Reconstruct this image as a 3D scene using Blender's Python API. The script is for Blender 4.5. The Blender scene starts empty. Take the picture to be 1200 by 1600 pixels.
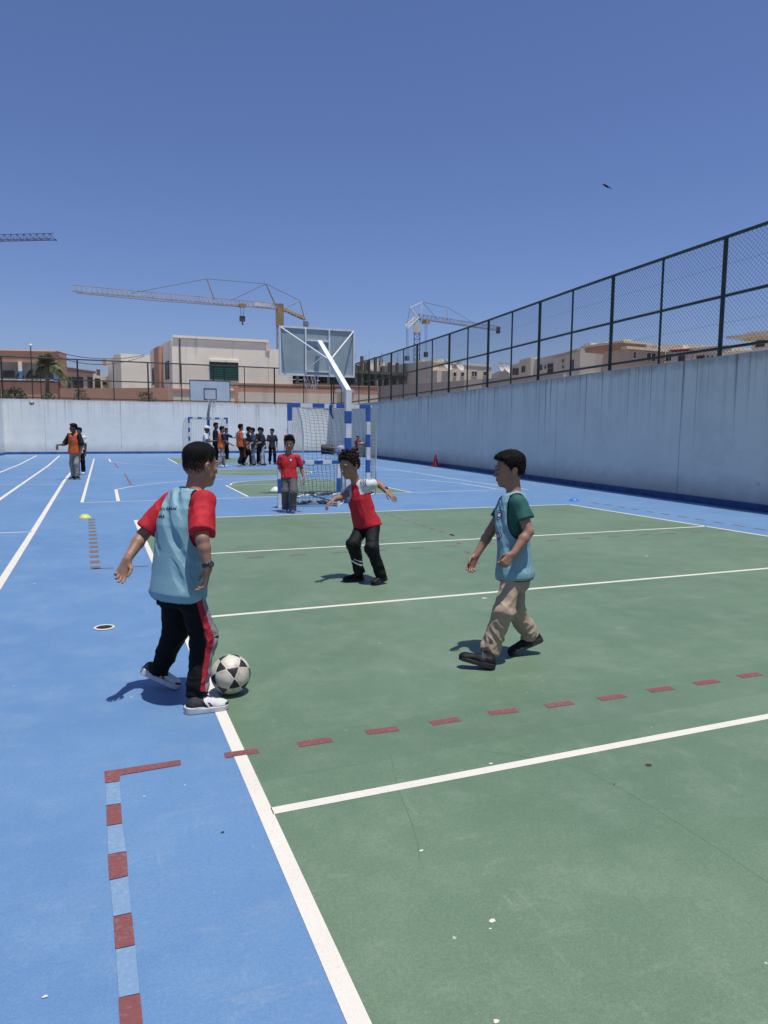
import bpy, bmesh, math, random
import numpy as np
from mathutils import Vector, Matrix
from mathutils.bvhtree import BVHTree
random.seed(7)
RNG = np.random.default_rng(7)
SC = bpy.context.scene
COL = SC.collection

# ------------------------------------------------------------------ camera
CAM_H, FPX = 1.48, 1124.34
_p, _a, _r = .112348, .380649, .007508
FW = np.array([math.sin(_a)*math.cos(_p), math.cos(_a)*math.cos(_p), -math.sin(_p)])
_r0 = np.array([math.cos(_a), -math.sin(_a), 0.]); _u0 = np.cross(_r0, FW)
RT = math.cos(_r)*_r0 + math.sin(_r)*_u0
UP = -math.sin(_r)*_r0 + math.cos(_r)*_u0
EYE = np.array([0, 0, CAM_H])
cam = bpy.data.cameras.new('camera'); cam_ob = bpy.data.objects.new('camera', cam); COL.objects.link(cam_ob)
cam.sensor_fit = 'VERTICAL'; cam.sensor_height = 24.0; cam.lens = 24.0*FPX/1600
cam.clip_end = 3000; cam.clip_start = .05
cam_ob.matrix_world = Matrix(((RT[0], UP[0], -FW[0], 0), (RT[1], UP[1], -FW[1], 0), (RT[2], UP[2], -FW[2], CAM_H), (0, 0, 0, 1)))
SC.camera = cam_ob

def P(px, py, D):
    """world point on the ray of a photo pixel, D metres in front of the camera"""
    return EYE + D*((px-600)/FPX*RT + (800-py)/FPX*UP + FW)
def G(px, py, z=0.):
    d = (px-600)/FPX*RT + (800-py)/FPX*UP + FW
    return EYE + d*((z-CAM_H)/d[2])
def depth(q): return float((np.asarray(q)-EYE) @ FW)
HR = RT*np.array([1, 1, 0]); HR /= np.linalg.norm(HR)        # level right / away directions of the view
HF = FW*np.array([1, 1, 0]); HF /= np.linalg.norm(HF)
ZU = np.array([0, 0, 1.])

# ------------------------------------------------------------------ sky and sun
sh = -.15*HR + .15*HF                                        # where a 1 m post drops its shadow
SUN_EL = math.atan2(1, float(np.linalg.norm(sh)))
to_sun = np.array([-sh[0], -sh[1], 1.0]); to_sun /= np.linalg.norm(to_sun)
SUN_AZ = math.atan2(to_sun[0], to_sun[1])
w = bpy.data.worlds.new('World'); SC.world = w; w.use_nodes = True
nt = w.node_tree; nt.nodes.clear()
sky = nt.nodes.new('ShaderNodeTexSky'); sky.sky_type = 'NISHITA'; sky.sun_disc = False
sky.sun_elevation = SUN_EL; sky.sun_rotation = SUN_AZ
sky.altitude = 0; sky.air_density = 1.0; sky.dust_density = .95; sky.ozone_density = 9.0
bg = nt.nodes.new('ShaderNodeBackground'); bg.inputs['Strength'].default_value = .098
out = nt.nodes.new('ShaderNodeOutputWorld')
tint = nt.nodes.new('ShaderNodeMix'); tint.data_type = 'RGBA'; tint.blend_type = 'MULTIPLY'; tint.inputs['Factor'].default_value = 1; tint.inputs['B'].default_value = (1.06, .965, 1.12, 1)
nt.links.new(sky.outputs[0], tint.inputs['A']); nt.links.new(tint.outputs['Result'], bg.inputs['Color']); nt.links.new(bg.outputs[0], out.inputs['Surface'])
sun = bpy.data.lights.new('sun', 'SUN'); sun.energy = 4.7; sun.angle = math.radians(.53); sun.color = (1, .965, .91)
sun_ob = bpy.data.objects.new('sun', sun); COL.objects.link(sun_ob)
sun_ob.rotation_euler = Vector(to_sun).to_track_quat('Z', 'Y').to_euler()
SC.view_settings.view_transform = 'Standard'; SC.view_settings.look = 'None'
SC.view_settings.exposure = 0.0; SC.view_settings.gamma = 1.0
SC.render.engine = 'CYCLES'
SC.cycles.transparent_max_bounces = 24; SC.cycles.max_bounces = 8

# ------------------------------------------------------------------ materials
def lin(r, g, b):
    f = lambda c: c/12.92 if c <= .04045 else ((c+.055)/1.055)**2.4
    return (f(r/255), f(g/255), f(b/255))
class NB:
    """small node-tree builder"""
    def __init__(s, name):
        s.m = bpy.data.materials.new(name); s.m.use_nodes = True; s.t = s.m.node_tree
        s.b = s.t.nodes['Principled BSDF']; s.n = s.t.nodes; s.o = s.n['Material Output']
    def new(s, kind, **kw):
        n = s.n.new(kind)
        for k, v in kw.items(): setattr(n, k, v)
        return n
    def link(s, a, b): s.t.links.new(a, b)
    def val(s, sock, v):
        if hasattr(v, 'is_output'): s.link(v, sock)
        else: sock.default_value = v
    def coord(s): return s.new('ShaderNodeTexCoord').outputs['Object']
    def pos(s): return s.new('ShaderNodeNewGeometry').outputs['Position']
    def noise(s, vec, scale, detail=3, rough=.55, dim='3D'):
        n = s.new('ShaderNodeTexNoise'); n.noise_dimensions = dim
        s.link(vec, n.inputs['Vector']); n.inputs['Scale'].default_value = scale
        n.inputs['Detail'].default_value = detail; n.inputs['Roughness'].default_value = rough
        return n.outputs['Fac']
    def mapv(s, vec, scale=(1, 1, 1), loc=(0, 0, 0), rot=(0, 0, 0)):
        n = s.new('ShaderNodeMapping'); s.link(vec, n.inputs['Vector'])
        n.inputs['Scale'].default_value = scale; n.inputs['Location'].default_value = loc; n.inputs['Rotation'].default_value = rot
        return n.outputs[0]
    def ramp(s, fac, a, b, c0=0., c1=1.):
        n = s.new('ShaderNodeMapRange'); n.interpolation_type = 'SMOOTHSTEP'
        s.val(n.inputs['Value'], fac); n.inputs['From Min'].default_value = a; n.inputs['From Max'].default_value = b
        n.inputs['To Min'].default_value = c0; n.inputs['To Max'].default_value = c1
        return n.outputs['Result']
    def mix(s, fac, a, b):
        n = s.new('ShaderNodeMix', data_type='RGBA')
        s.val(n.inputs['Factor'], fac)
        for sock, v in ((n.inputs['A'], a), (n.inputs['B'], b)):
            if hasattr(v, 'is_output'): s.link(v, sock)
            else: sock.default_value = (*v, 1)
        return n.outputs['Result']
    def math(s, op, a, b=0.):
        n = s.new('ShaderNodeMath', operation=op); s.val(n.inputs[0], a); s.val(n.inputs[1], b); return n.outputs[0]
    def sep(s, vec):
        n = s.new('ShaderNodeSeparateXYZ'); s.link(vec, n.inputs[0]); return n.outputs
    def bump(s, h, strength=.3, dist=.01):
        n = s.new('ShaderNodeBump'); s.link(h, n.inputs['Height'])
        n.inputs['Strength'].default_value = strength; n.inputs['Distance'].default_value = dist
        s.link(n.outputs[0], s.b.inputs['Normal'])
    def color(s, c): s.val(s.b.inputs['Base Color'], c if hasattr(c, 'is_output') else (*c, 1))
    def set(s, rough=.6, metal=0., spec=.5):
        s.b.inputs['Roughness'].default_value = rough; s.b.inputs['Metallic'].default_value = metal
        s.b.inputs['Specular IOR Level'].default_value = spec
def mat(name, c, rough=.6, var=.18, scale=6., bump=0., bscale=60., metal=0., spec=.4, c2=None):
    k = NB(name); v = k.coord()
    n = k.noise(v, scale, 4)
    d = c2 if c2 else tuple(max(0, x*(1-var)) for x in c)
    u = tuple(min(1, x*(1+var*.6)) for x in c)
    k.color(k.mix(k.ramp(n, .3, .7), d, u)); k.set(rough, metal, spec)
    if bump: k.bump(k.noise(v, bscale, 3), bump, .005)
    return k.m

def court_paint(name, base, dark, light, scuff):
    k = NB(name); v = k.pos()
    big = k.noise(v, .55, 5, .6); mid = k.noise(v, 3.1, 5, .65); fine = k.noise(v, 75, 4, .7)
    grain = k.noise(v, 260, 2, .6)
    col = k.mix(k.ramp(big, .35, .68), dark, base)
    col = k.mix(k.math('MULTIPLY', k.ramp(mid, .42, .75), .45), col, light)
    # dry scuffs: stretched, thresholded noise in two directions
    s1 = k.noise(k.mapv(v, (1.2, 7, 1), rot=(0, 0, .5)), 1.6, 6, .7)
    s2 = k.noise(k.mapv(v, (9, 1.1, 1), rot=(0, 0, .9)), 1.3, 6, .7)
    sc = k.math('MULTIPLY', k.math('ADD', k.ramp(s1, .56, .74), k.ramp(s2, .58, .76)), k.ramp(mid, .35, .65))
    col = k.mix(k.math('MULTIPLY', sc, .60), col, scuff)
    # dusty worn patches
    p1 = k.noise(k.mapv(v, loc=(3, 8, 0)), 2.1, 9, .80); p2 = k.noise(k.mapv(v, loc=(13, 2, 0)), 8.5, 8, .80)
    col = k.mix(k.math('MULTIPLY', k.ramp(p1, .50, .74), .34), col, scuff)
    col = k.mix(k.math('MULTIPLY', k.ramp(p2, .52, .74), .36), col, scuff)
    col = k.mix(k.math('MULTIPLY', k.ramp(k.noise(k.mapv(v, loc=(1, 5, 0)), .9, 7, .7), .55, .74), .30), col, tuple(x*.82 for x in dark))
    col = k.mix(k.ramp(fine, .36, .66, .38, .0), col, tuple(x*.80 for x in dark))
    col = k.mix(k.ramp(grain, .50, .70, .0, .42), col, tuple(min(1, x*1.15) for x in light))
    # scratches and little spots
    spot = k.ramp(k.noise(v, 22, 2, .5), .76, .80)
    col = k.mix(k.math('MULTIPLY', spot, .55), col, (.62, .62, .58))
    dk = k.ramp(k.noise(k.mapv(v, loc=(9, 4, 0)), 14, 2, .5), .77, .80)
    col = k.mix(k.math('MULTIPLY', dk, .5), col, tuple(x*.35 for x in dark))
    k.color(col); k.set(.52, 0, .5)
    k.bump(k.math('ADD', fine, k.math('MULTIPLY', grain, .6)), .35, .004)
    return k.m
M = {}
M['blue_court'] = court_paint('blue_court', (0.114, 0.228, 0.392), (0.090, 0.190, 0.352), (0.172, 0.284, 0.416), (0.252, 0.308, 0.376))
M['green_court'] = court_paint('green_court', (0.126, 0.196, 0.118), (0.090, 0.154, 0.090), (0.180, 0.248, 0.168), (0.256, 0.288, 0.208))
def line_paint(name, c, wear_c, wear=.55):
    k = NB(name); v = k.pos()
    n = k.noise(v, 60, 5, .7); m = k.noise(v, 3, 4)
    col = k.mix(k.ramp(n, .3, .75), tuple(x*.86 for x in c), c)
    col = k.mix(k.math('MULTIPLY', k.ramp(k.math('ADD', n, k.math('MULTIPLY', m, .35)), .68, .84), wear), col, wear_c)
    k.color(col); k.set(.7, 0, .3); k.bump(k.noise(v, 180, 3), .3, .003); return k.m
M['white_line'] = line_paint('white_line', (.66, .625, .54), (.40, .40, .36))
M['red_line'] = line_paint('red_line', (.195, .066, .066), (.22, .13, .12), .6)
M['red_faint'] = line_paint('red_faint', (.18, .105, .10), (.16, .19, .15), .9)
M['pale_line'] = line_paint('pale_line', (.17, .275, .41), (.21, .29, .38), .8)
M['scuff_mark'] = line_paint('scuff_mark', (.30, .33, .29), (.2, .28, .22), .9)

def wall_paint(name, base, dirty, axis, ztop, streak=1., joint=5.3, joff=0.):
    k = NB(name); v = k.pos(); x, y, z = k.sep(v)
    u = (x, y)[axis]
    cv = k.new('ShaderNodeCombineXYZ'); k.link(u, cv.inputs[0]); k.link(z, cv.inputs[2]); cv = cv.outputs[0]
    big = k.noise(cv, .8, 4); tex = k.noise(k.mapv(cv, (.9, 1, 2.6)), 2.2, 5, .7); fine = k.noise(v, 45, 4, .6)
    col = k.mix(k.ramp(big, .3, .7), tuple(c*.93 for c in base), base)
    col = k.mix(k.ramp(tex, .45, .75, 0, .35), col, tuple(c*.86 for c in base))
    # water streaks running down from the coping, each with its own length
    for sc_, lo, hi, amt, seed in ((1.9, .58, .70, .34, 0), (6.5, .53, .66, .40, 5), (15., .54, .68, .40, 8), (0.55, .62, .74, .16, 11)):
        n = k.noise(k.mapv(cv, (sc_, 1, .035), loc=(seed*3.7, 0, seed)), 1.0, 3, .6)
        ln = k.noise(k.mapv(cv, (sc_*1.7, 1, 0.0), loc=(seed+20, 0, 3)), 1.0, 1, .5)
        hmask = k.ramp(k.math('SUBTRACT', z, k.math('MULTIPLY', k.math('SUBTRACT', .62, ln), 5.5)), .6, ztop+.3)
        col = k.mix(k.math('MULTIPLY', k.math('MULTIPLY', k.ramp(n, lo, hi), hmask), amt*streak*2.1), col, dirty)
    # top soiling line
    t = k.math('MULTIPLY', k.ramp(k.math('ADD', z, k.math('MULTIPLY', k.math('SUBTRACT', k.noise(cv, 3.5, 4), .5), .5)), ztop-.22, ztop+.05), .35*streak)
    col = k.mix(t, col, dirty)
    low = k.math('MULTIPLY', k.ramp(k.math('ADD', z, k.math('MULTIPLY', k.math('SUBTRACT', k.noise(cv, 2.2, 5, .7), .5), .9)), .75, .12), .38)
    col = k.mix(low, col, dirty)
    patch = k.math('MULTIPLY', k.ramp(k.noise(k.mapv(cv, (.7, 1, 1.1), loc=(7, 0, 2)), 1.1, 4, .6), .56, .60), .16)
    col = k.mix(patch, col, tuple(c*.72 for c in base))
    mk_ = k.math('MULTIPLY', k.ramp(k.noise(k.mapv(cv, (1, 1, 1), loc=(3, 0, 9)), 5.5, 1, .4), .77, .80), .30)
    col = k.mix(mk_, col, (.16, .16, .16))
    # shutter joints
    fr = k.math('FRACT', k.math('DIVIDE', k.math('ADD', u, joff), joint))
    j = k.math('LESS_THAN', k.math('ABSOLUTE', k.math('SUBTRACT', fr, .5)), .0016)
    col = k.mix(k.math('MULTIPLY', j, .7), col, (.07, .08, .09))
    pit = k.ramp(k.noise(cv, 9, 2, .5), .74, .78)
    col = k.mix(k.math('MULTIPLY', pit, .35), col, (.12, .13, .14))
    k.color(col); k.set(.8, 0, .25); k.bump(k.math('ADD', fine, k.math('MULTIPLY', tex, 1.5)), .25, .008)
    return k.m
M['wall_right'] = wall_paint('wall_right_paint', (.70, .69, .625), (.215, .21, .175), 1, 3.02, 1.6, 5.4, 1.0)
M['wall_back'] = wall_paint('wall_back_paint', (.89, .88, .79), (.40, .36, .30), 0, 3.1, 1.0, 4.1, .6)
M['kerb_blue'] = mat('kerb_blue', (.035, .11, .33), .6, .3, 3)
M['fence_green'] = mat('fence_green', (.012, .030, .024), .45, .4, 5, spec=.5)
M['wire'] = mat('fence_wire', (.020, .036, .032), .5, .2, 5)
M['coping'] = mat('coping', (.33, .38, .42), .8, .3, 4, .2)
M['sand'] = mat('sand', (.34, .31, .27), .9, .25, .2, .3, 8)
def rgb(name, r, g, b, rough=.6, **kw):
    if name not in M: M[name] = mat(name, lin(r, g, b), rough, **kw)
    return M[name]
M['white_metal'] = mat('white_metal', (.68, .69, .69), .4, .12, 4)
M['blue_metal'] = mat('blue_metal', (.028, .105, .36), .4, .2, 4)
M['net'] = mat('net_cord', (.20, .215, .22), .8, .15, 20)
M['net_dark'] = mat('net_cord_grey', (.10, .12, .12), .8, .15, 20)
M['rope'] = mat('dark_rope', (.03, .035, .04), .8, .2, 20)

# ------------------------------------------------------------------ objects
def tag(o, label=None, cat=None, group=None, kind=None):
    if label: o['label'] = label
    if cat: o['category'] = cat
    if group: o['group'] = group
    if kind: o['kind'] = kind
    return o
def thing(name, label, cat, loc, group=None, rz=0.):
    o = bpy.data.objects.new(name, None); COL.objects.link(o)
    o.location = tuple(float(c) for c in loc); o.rotation_euler = (0, 0, rz); o.empty_display_size = .1
    return tag(o, label, cat, group)
def mk(name, V, F, mats, parent=None, smooth=False, mi=None):
    """mesh object from world-space vertices; made local to an unrotated parent"""
    V = np.asarray(V, dtype=float)
    off = np.zeros(3)
    q = parent
    while q is not None: off += np.array(q.location); q = q.parent
    me = bpy.data.meshes.new(name)
    me.from_pydata((V-off).tolist(), [], [list(map(int, f)) for f in F])
    for m in (mats if isinstance(mats, (list, tuple)) else [mats]): me.materials.append(m)
    if mi is not None: me.polygons.foreach_set('material_index', np.asarray(mi, dtype=np.int32))
    if smooth: me.polygons.foreach_set('use_smooth', np.ones(len(me.polygons), dtype=bool))
    me.update()
    o = bpy.data.objects.new(name, me); COL.objects.link(o)
    if parent is not None: o.parent = parent
    return o
class MB:
    """collects simple solids into one mesh"""
    def __init__(s): s.V = []; s.F = []; s.I = []; s.cur = 0
    def _add(s, V, F):
        n = len(s.V); s.V += [tuple(float(c) for c in v) for v in V]
        for f in F: s.F.append([i+n for i in f]); s.I.append(s.cur)
    def box(s, lo, hi):
        x0, y0, z0 = lo; x1, y1, z1 = hi
        s._add([(x0,y0,z0),(x1,y0,z0),(x1,y1,z0),(x0,y1,z0),(x0,y0,z1),(x1,y0,z1),(x1,y1,z1),(x0,y1,z1)],
               [(3,2,1,0),(4,5,6,7),(0,1,5,4),(1,2,6,5),(2,3,7,6),(3,0,4,7)])
    def obox(s, c, ax, ay, az):
        c, ax, ay, az = map(np.asarray, (c, ax, ay, az))
        V = [c+i*ax+j*ay+k*az for k in (-1,1) for j in (-1,1) for i in (-1,1)]
        F = [(0,2,3,1),(4,5,7,6),(0,1,5,4),(1,3,7,5),(3,2,6,7),(2,0,4,6)]
        if np.dot(np.cross(ax, ay), az) < 0: F = [f[::-1] for f in F]
        s._add(V, F)
    def beam(s, a, b, wx, wy=None, up=(0,0,1)):
        """rectangular bar from a to b"""
        a, b = np.asarray(a, float), np.asarray(b, float); d = b-a; L = np.linalg.norm(d); d = d/L
        u = np.asarray(up, float)
        if abs(d@u) > .95: u = np.array([0, 1., 0])
        sd = np.cross(d, u); sd /= np.linalg.norm(sd); u = np.cross(sd, d)
        s.obox((a+b)/2, d*L/2, sd*wx/2, u*(wy or wx)/2)
    def tube(s, pts, r, n=8, cap=True):
        pts = [np.asarray(p, float) for p in pts]; m = len(pts)
        rr = r if isinstance(r, (list, tuple)) else [r]*m
        V = []; ref = None
        for i, p in enumerate(pts):
            d = pts[min(i+1, m-1)]-pts[max(i-1, 0)]; d = d/(np.linalg.norm(d)+1e-12)
            if ref is None: ref = np.array([0, 0, 1.]) if abs(d[2]) < .9 else np.array([1., 0, 0])
            sd = np.cross(d, ref); sd /= np.linalg.norm(sd)+1e-12; u = np.cross(sd, d); ref = u
            for k in range(n):
                t = 2*math.pi*k/n; V.append(p+rr[i]*(math.cos(t)*sd+math.sin(t)*u))
        F = []
        for i in range(m-1):
            for k in range(n):
                a, b = i*n+k, i*n+(k+1) % n; F.append((a, b, b+n, a+n))
        if cap: F.append(tuple(range(n))[::-1]); F.append(tuple((m-1)*n+k for k in range(n)))
        s._add(V, F)
    def lathe(s, c, prof, n=24, ax=(0,0,1)):
        c = np.asarray(c, float); ax = np.asarray(ax, float); ax /= np.linalg.norm(ax)
        e = np.cross(ax, (1,0,0) if abs(ax[0]) < .9 else (0,1,0)); e /= np.linalg.norm(e); g = np.cross(ax, e)
        V = [c+ax*z+r*(math.cos(2*math.pi*k/n)*e+math.sin(2*math.pi*k/n)*g) for r, z in prof for k in range(n)]
        F = [(i*n+k, i*n+(k+1) % n, (i+1)*n+(k+1) % n, (i+1)*n+k) for i in range(len(prof)-1) for k in range(n)]
        s._add(V, F)
    def face(s, V): s._add(V, [tuple(range(len(V)))])
    def build(s, name, mats, parent=None, smooth=False):
        return mk(name, s.V, s.F, mats, parent, smooth, s.I if isinstance(mats, (list, tuple)) else None)

# ------------------------------------------------------------------ the ground and its markings
def sheet(name, polys, z, m, label=None):
    b = MB()
    for q in polys:
        q = [(p[0], p[1], z) for p in q]
        ar = sum(q[i][0]*q[(i+1) % len(q)][1]-q[(i+1) % len(q)][0]*q[i][1] for i in range(len(q)))
        b.face(q if ar > 0 else q[::-1])
    return tag(b.build(name, m), kind='structure')
def strip(a, b, wd):
    a, b = np.asarray(a, float)[:2], np.asarray(b, float)[:2]; d = (b-a)/np.linalg.norm(b-a); n = np.array([-d[1], d[0]])*wd/2
    return [a-n, b-n, b+n, a+n]
def strips(pts, wd):
    """mitred polyline of constant width"""
    pts = [np.asarray(p, float)[:2] for p in pts]; L = []; R = []
    for i, p in enumerate(pts):
        d0 = pts[i]-pts[i-1] if i else pts[1]-pts[0]; d1 = pts[i+1]-pts[i] if i < len(pts)-1 else d0
        d0 = d0/np.linalg.norm(d0); d1 = d1/np.linalg.norm(d1); t = d0+d1; t /= np.linalg.norm(t)
        n = np.array([-t[1], t[0]]); k = wd/2/max(.4, float(t@d0)); L.append(p+n*k); R.append(p-n*k)
    return [[R[i], R[i+1], L[i+1], L[i]] for i in range(len(pts)-1)]
WALL = [(10.95, -5.), (11.25, 0.), (11.84, 9.9), (12.42, 16.4), (13.5, 26.2), (14.3, 36.4), (14.8, 46.6)]   # foot of the right wall
BACK_L, BACK_R = np.array([-4.75, 45.75]), np.array([14.8, 46.6])
WZ = 3.06; FZ = 5.46
ext = 900.
sheet('ground', [[(-ext, -ext), (ext, -ext), (ext, ext), (-ext, ext)]], -.02, M['sand'])
court_poly = [(-9, -6)] + [(x+.05, y) for x, y in WALL] + [tuple(BACK_L+(-.1, 0.1)), (-9, 45.7)]
sheet('court_surface', [court_poly], 0., M['blue_court'])
XL, XR = .565, 9.02                                            # green court edges
YB = 12.30
green = [[(XL, -4), (XR, -4), (XR, YB), (XL, YB)]]
gy = float(G(500, 773)[1])                                     # goal line of the far court
k_l0, k_l1 = G(390, 777), G(345, 755); k_r0, k_r1 = G(641, 769), G(583, 757)
y_k1 = (k_l1[1]+k_r1[1])/2
key = [(k_l0[0], gy), (k_r0[0], gy), (k_r1[0], y_k1), (k_l1[0], y_k1)]
green.append(key)
cx = (k_l1[0]+k_r1[0])/2
arcr = 1.8
arc = [(cx+arcr*math.cos(t), y_k1+arcr*math.sin(t)) for t in np.linspace(0, math.pi, 25)]
green.append(arc)
yc = float(G(390, 738)[1])
circ = [(cx+2.0*math.cos(t), yc+2.0*math.sin(t)) for t in np.linspace(0, 2*math.pi, 37)[:-1]]
green.append(circ)
fk_l0, fk_l1 = G(277, 724.5), G(262, 716)
far_y = float(fk_l1[1])
far_key = [(fk_l0[0], fk_l0[1]), (2*cx-fk_l0[0], fk_l0[1]), (2*cx-fk_l1[0], far_y), (fk_l1[0], far_y)]
green.append(far_key)
sheet('green_court', green, .001, M['green_court'])
LW = .058
lines = [strip((XL, -4), (XL, YB+.025), LW), strip((XR, -4), (XR, YB), LW),
         strip((XL+.03, YB), (XR+.025, YB), .05)]
for yy, x1 in ((2.63, XR), (5.70, XR), (8.68, XR)): lines.append(strip((XL+.025, yy), (x1, yy), .052))
lines += [strip(G(128, 785.5), (9.4, gy), .05)]
lines += strips([G(128, 785), G(147, 717)], .06)
lines += strips([(-1.0, -3), G(0, 912), G(52, 830), G(100, 752), G(115, 733), G(128, 716)], .075)
lines += strips([(-2.0, -3), G(-40, 811), G(0, 780), G(46, 748), G(75, 728), G(93, 712)], .075)
lines += strips([(-3.1, -3), G(-60, 762), G(0, 738), G(30, 726), G(57, 712)], .075)
lines += [strip(G(-30, 834), G(50, 831), .05), strip(G(-30, 757.3), G(100, 757), .05), strip(G(-10, 730.5), G(110, 731), .05)]
# far court: side line right, three-point arc, key, centre line
rs0 = G(825, 765); rs1 = G(592, 731)
lines += strips([rs0, G(772, 757.5), G(720, 750), G(660, 740), rs1, G(552, 725)], .05)
tp = [G(185, 784), G(181, 765), G(206, 760), G(250, 755), G(290, 751.5), G(345, 749)]
tr = [G(785, 765), G(775, 764), G(720, 755), G(660, 749.5), G(600, 747)]
lines += strips(tp[:2], .07); lines += strips(tp[1:] + [np.array([cx, tp[-1][1]+.15, 0])] + tr[::-1], .05)
lines += strips([key[0], key[3]], .05); lines += strips([key[1], key[2]], .05); lines += strips([key[3], key[2]], .05)
lines += strips(arc, .05)
lines += [strip(G(150, 738), G(345, 736.6), .05)]; lines += strips(circ+[circ[0]], .05)
lines.append(strip((cx-2, yc), (12.5, yc), .05))
lines += strips([G(170, 717), G(173, 721.5)], .07)
lines += strips([G(173, 721.5), G(200, 724.5), G(250, 727), G(320, 728.3), (cx+3, G(320, 728.3)[1]), (cx+6, far_y-2)], .05)
lines += strips([far_key[0], far_key[3]], .06); lines.append(strip(far_key[0], far_key[1], .05))
sheet('court_lines', lines, .002, M['white_line'])
# red dashed rectangle close to the camera
red = []
def dashes(a, b, n, ln, wd, out):
    a, b = np.asarray(a, float)[:2], np.asarray(b, float)[:2]; d = (b-a)/np.linalg.norm(b-a)
    for t in np.linspace(0, np.linalg.norm(b-a), n): out.append(strip(a+d*(t-ln/2), a+d*(t+ln/2), wd))
c0 = G(163, 1213); cxr = float(G(165, 1213)[0]); cyr = float(G(200, 1205)[1])
red.append([G(163, 1206), G(282, 1188), G(283, 1195.5), G(188, 1212), G(187, 1221), G(164, 1224)])
red.append([G(350, 1177), G(402, 1170), G(405, 1177), G(352, 1185)])
for q in (((166,1260),(189,1257),(191,1287),(167,1291)), ((168,1337),(198,1332),(200,1369),(171,1376)), ((177,1434),(206,1428),(211,1477),(180,1484)), ((185,1561),(219,1554),(224,1605),(188,1612))):
    red.append([G(*p) for p in q])
for x0, y0, x1, y1 in ((466,1164,518,1156),(572,1145,622,1139),(673,1131,718,1124),(764,1115,808,1110),(853,1104,894,1098),(936,1093,975,1087),(1014,1080,1050,1075),(1086,1069,1122,1064),(1155,1058,1188,1053)):
    a, b = G(x0, y0), G(x1, y1); red.append(strip(a+(b-a)*.0, b, .055))
sheet('red_dashes', red, .003, M['red_line'])
faint = []
dashes(G(143, 812), G(149, 887), 13, .17, .10, faint)
faint.append(strip(G(145, 888.5), G(178, 887.5), .04)); faint.append(strip(G(208, 885.5), G(232, 884.5), .04))
dashes(G(400, 871), G(1130, 829), 15, .2, .05, faint)
dashes(G(602, 803), G(706, 836), 9, .16, .05, faint); dashes(G(706, 836), G(745, 880), 4, .16, .05, faint)
dashes(G(930, 786), G(1188, 827), 11, .22, .06, faint)
faint += strips([G(205, 758), G(195, 741)], .06); faint += strips([G(185, 731), G(178, 723)], .06)
sheet('faded_red_dashes', faint, .003, M['red_faint'])
pale = []
for (a, b) in (((167,1224),(187,1221)),):
    pass
seams = []
for pl in (((730,1170),(877,1192),(950,1222),(1013,1258),(1080,1300),(1160,1352),(1230,1400)), ((603,1158),(612,1190),(622,1230),(648,1300),(656,1345))):
    q = [G(x, y) for x, y in pl]; sm = []
    for a in range(len(q)-1):
        p0, p1, p2, p3 = q[max(a-1, 0)], q[a], q[a+1], q[min(a+2, len(q)-1)]
        for t in np.linspace(0, 1, 9)[:-1]: sm.append(.5*(2*p1+(p2-p0)*t+(2*p0-5*p1+4*p2-p3)*t*t+(3*p1-p0-3*p2+p3)*t**3)+np.array([random.uniform(-.002, .002), random.uniform(-.002, .002), 0]))
    seams += strips(sm, .0045)
sheet('surface_seams', seams, .0015, line_paint('seam_paint', (.098, .160, .100), (.135, .21, .135), 1.))
sheet('repainted_band', [[(XL+.04, cyr-.30), (XR-.04, cyr-.28), (XR-.04, cyr+.12), (XL+.04, cyr+.10)]], .0012, court_paint('green_band', (.112, .178, .108), (.088, .148, .088), (.155, .222, .150), (.20, .24, .17)))
prev = [((166,1226),(187,1222),(189,1256),(166,1259)), ((168,1292),(191,1288),(197,1331),(169,1336)), ((172,1377),(200,1371),(205,1427),(177,1433)), ((181,1485),(211,1479),(218,1553),(186,1560))]
for q in prev: pale.append([G(*p) for p in q])
sheet('worn_line', pale, .003, M['pale_line'])
b = MB()
for (x, y, a, s) in ((658,1330,.3,.007),(770,1440,1.2,.009),(766,1452,.2,.004),(766,1194,.2,.008),(775,1597,0,.007),(757,935,.4,.022),(1010,869,.2,.02),(70,1558,1,.006),(225,1245,.6,.005),(54,912,.3,.012),(205,1090,.5,.008)):
    c = G(x, y)
    pts = []
    for i in range(9):
        t = 2*math.pi*i/9; rr = s*random.uniform(.5, 1.1); pts.append((c[0]+rr*math.cos(t)*1.4, c[1]+rr*math.sin(t), .003))
    b.face(pts)
tag(b.build('paint_spots', M['white_line']), kind='structure')
b = MB()
for (x, y, s) in ((1013,1196,.020),(960,1226,.005),(348,1301,.008)):
    c = G(x, y); b.face([(c[0]+s*random.uniform(.6,1.1)*math.cos(2*math.pi*i/9), c[1]+.7*s*random.uniform(.6,1.1)*math.sin(2*math.pi*i/9), .003) for i in range(9)])
tag(b.build('dark_stains', mat('dark_stain', (.05, .03, .025), .8)), kind='structure')

# ------------------------------------------------------------------ perimeter walls
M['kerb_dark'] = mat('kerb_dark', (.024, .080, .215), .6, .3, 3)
def wall_prism(name, pts, z0, z1, th, m, side=1, parent=None):
    """vertical wall whose visible face follows pts; thickness on the outer side"""
    pts = [np.asarray(p, float) for p in pts]; V = []; F = []
    for i, p in enumerate(pts):
        d = pts[min(i+1, len(pts)-1)]-pts[max(i-1, 0)]; d /= np.linalg.norm(d); n = np.array([d[1], -d[0]])*side
        for q in (p, p+n*th):
            for z in (z0, z1): V.append((q[0], q[1], z))
    for i in range(len(pts)-1):
        a, b = 4*i, 4*i+4
        F += [(a, a+1, b+1, b), (a+2, b+2, b+3, a+3), (a+1, a+3, b+3, b+1), (a, b, b+2, a+2)]
    F += [(0, 2, 3, 1), (len(V)-4, len(V)-3, len(V)-1, len(V)-2)]
    if side < 0: F = [f[::-1] for f in F]
    return mk(name, V, F, m, parent)
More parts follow.
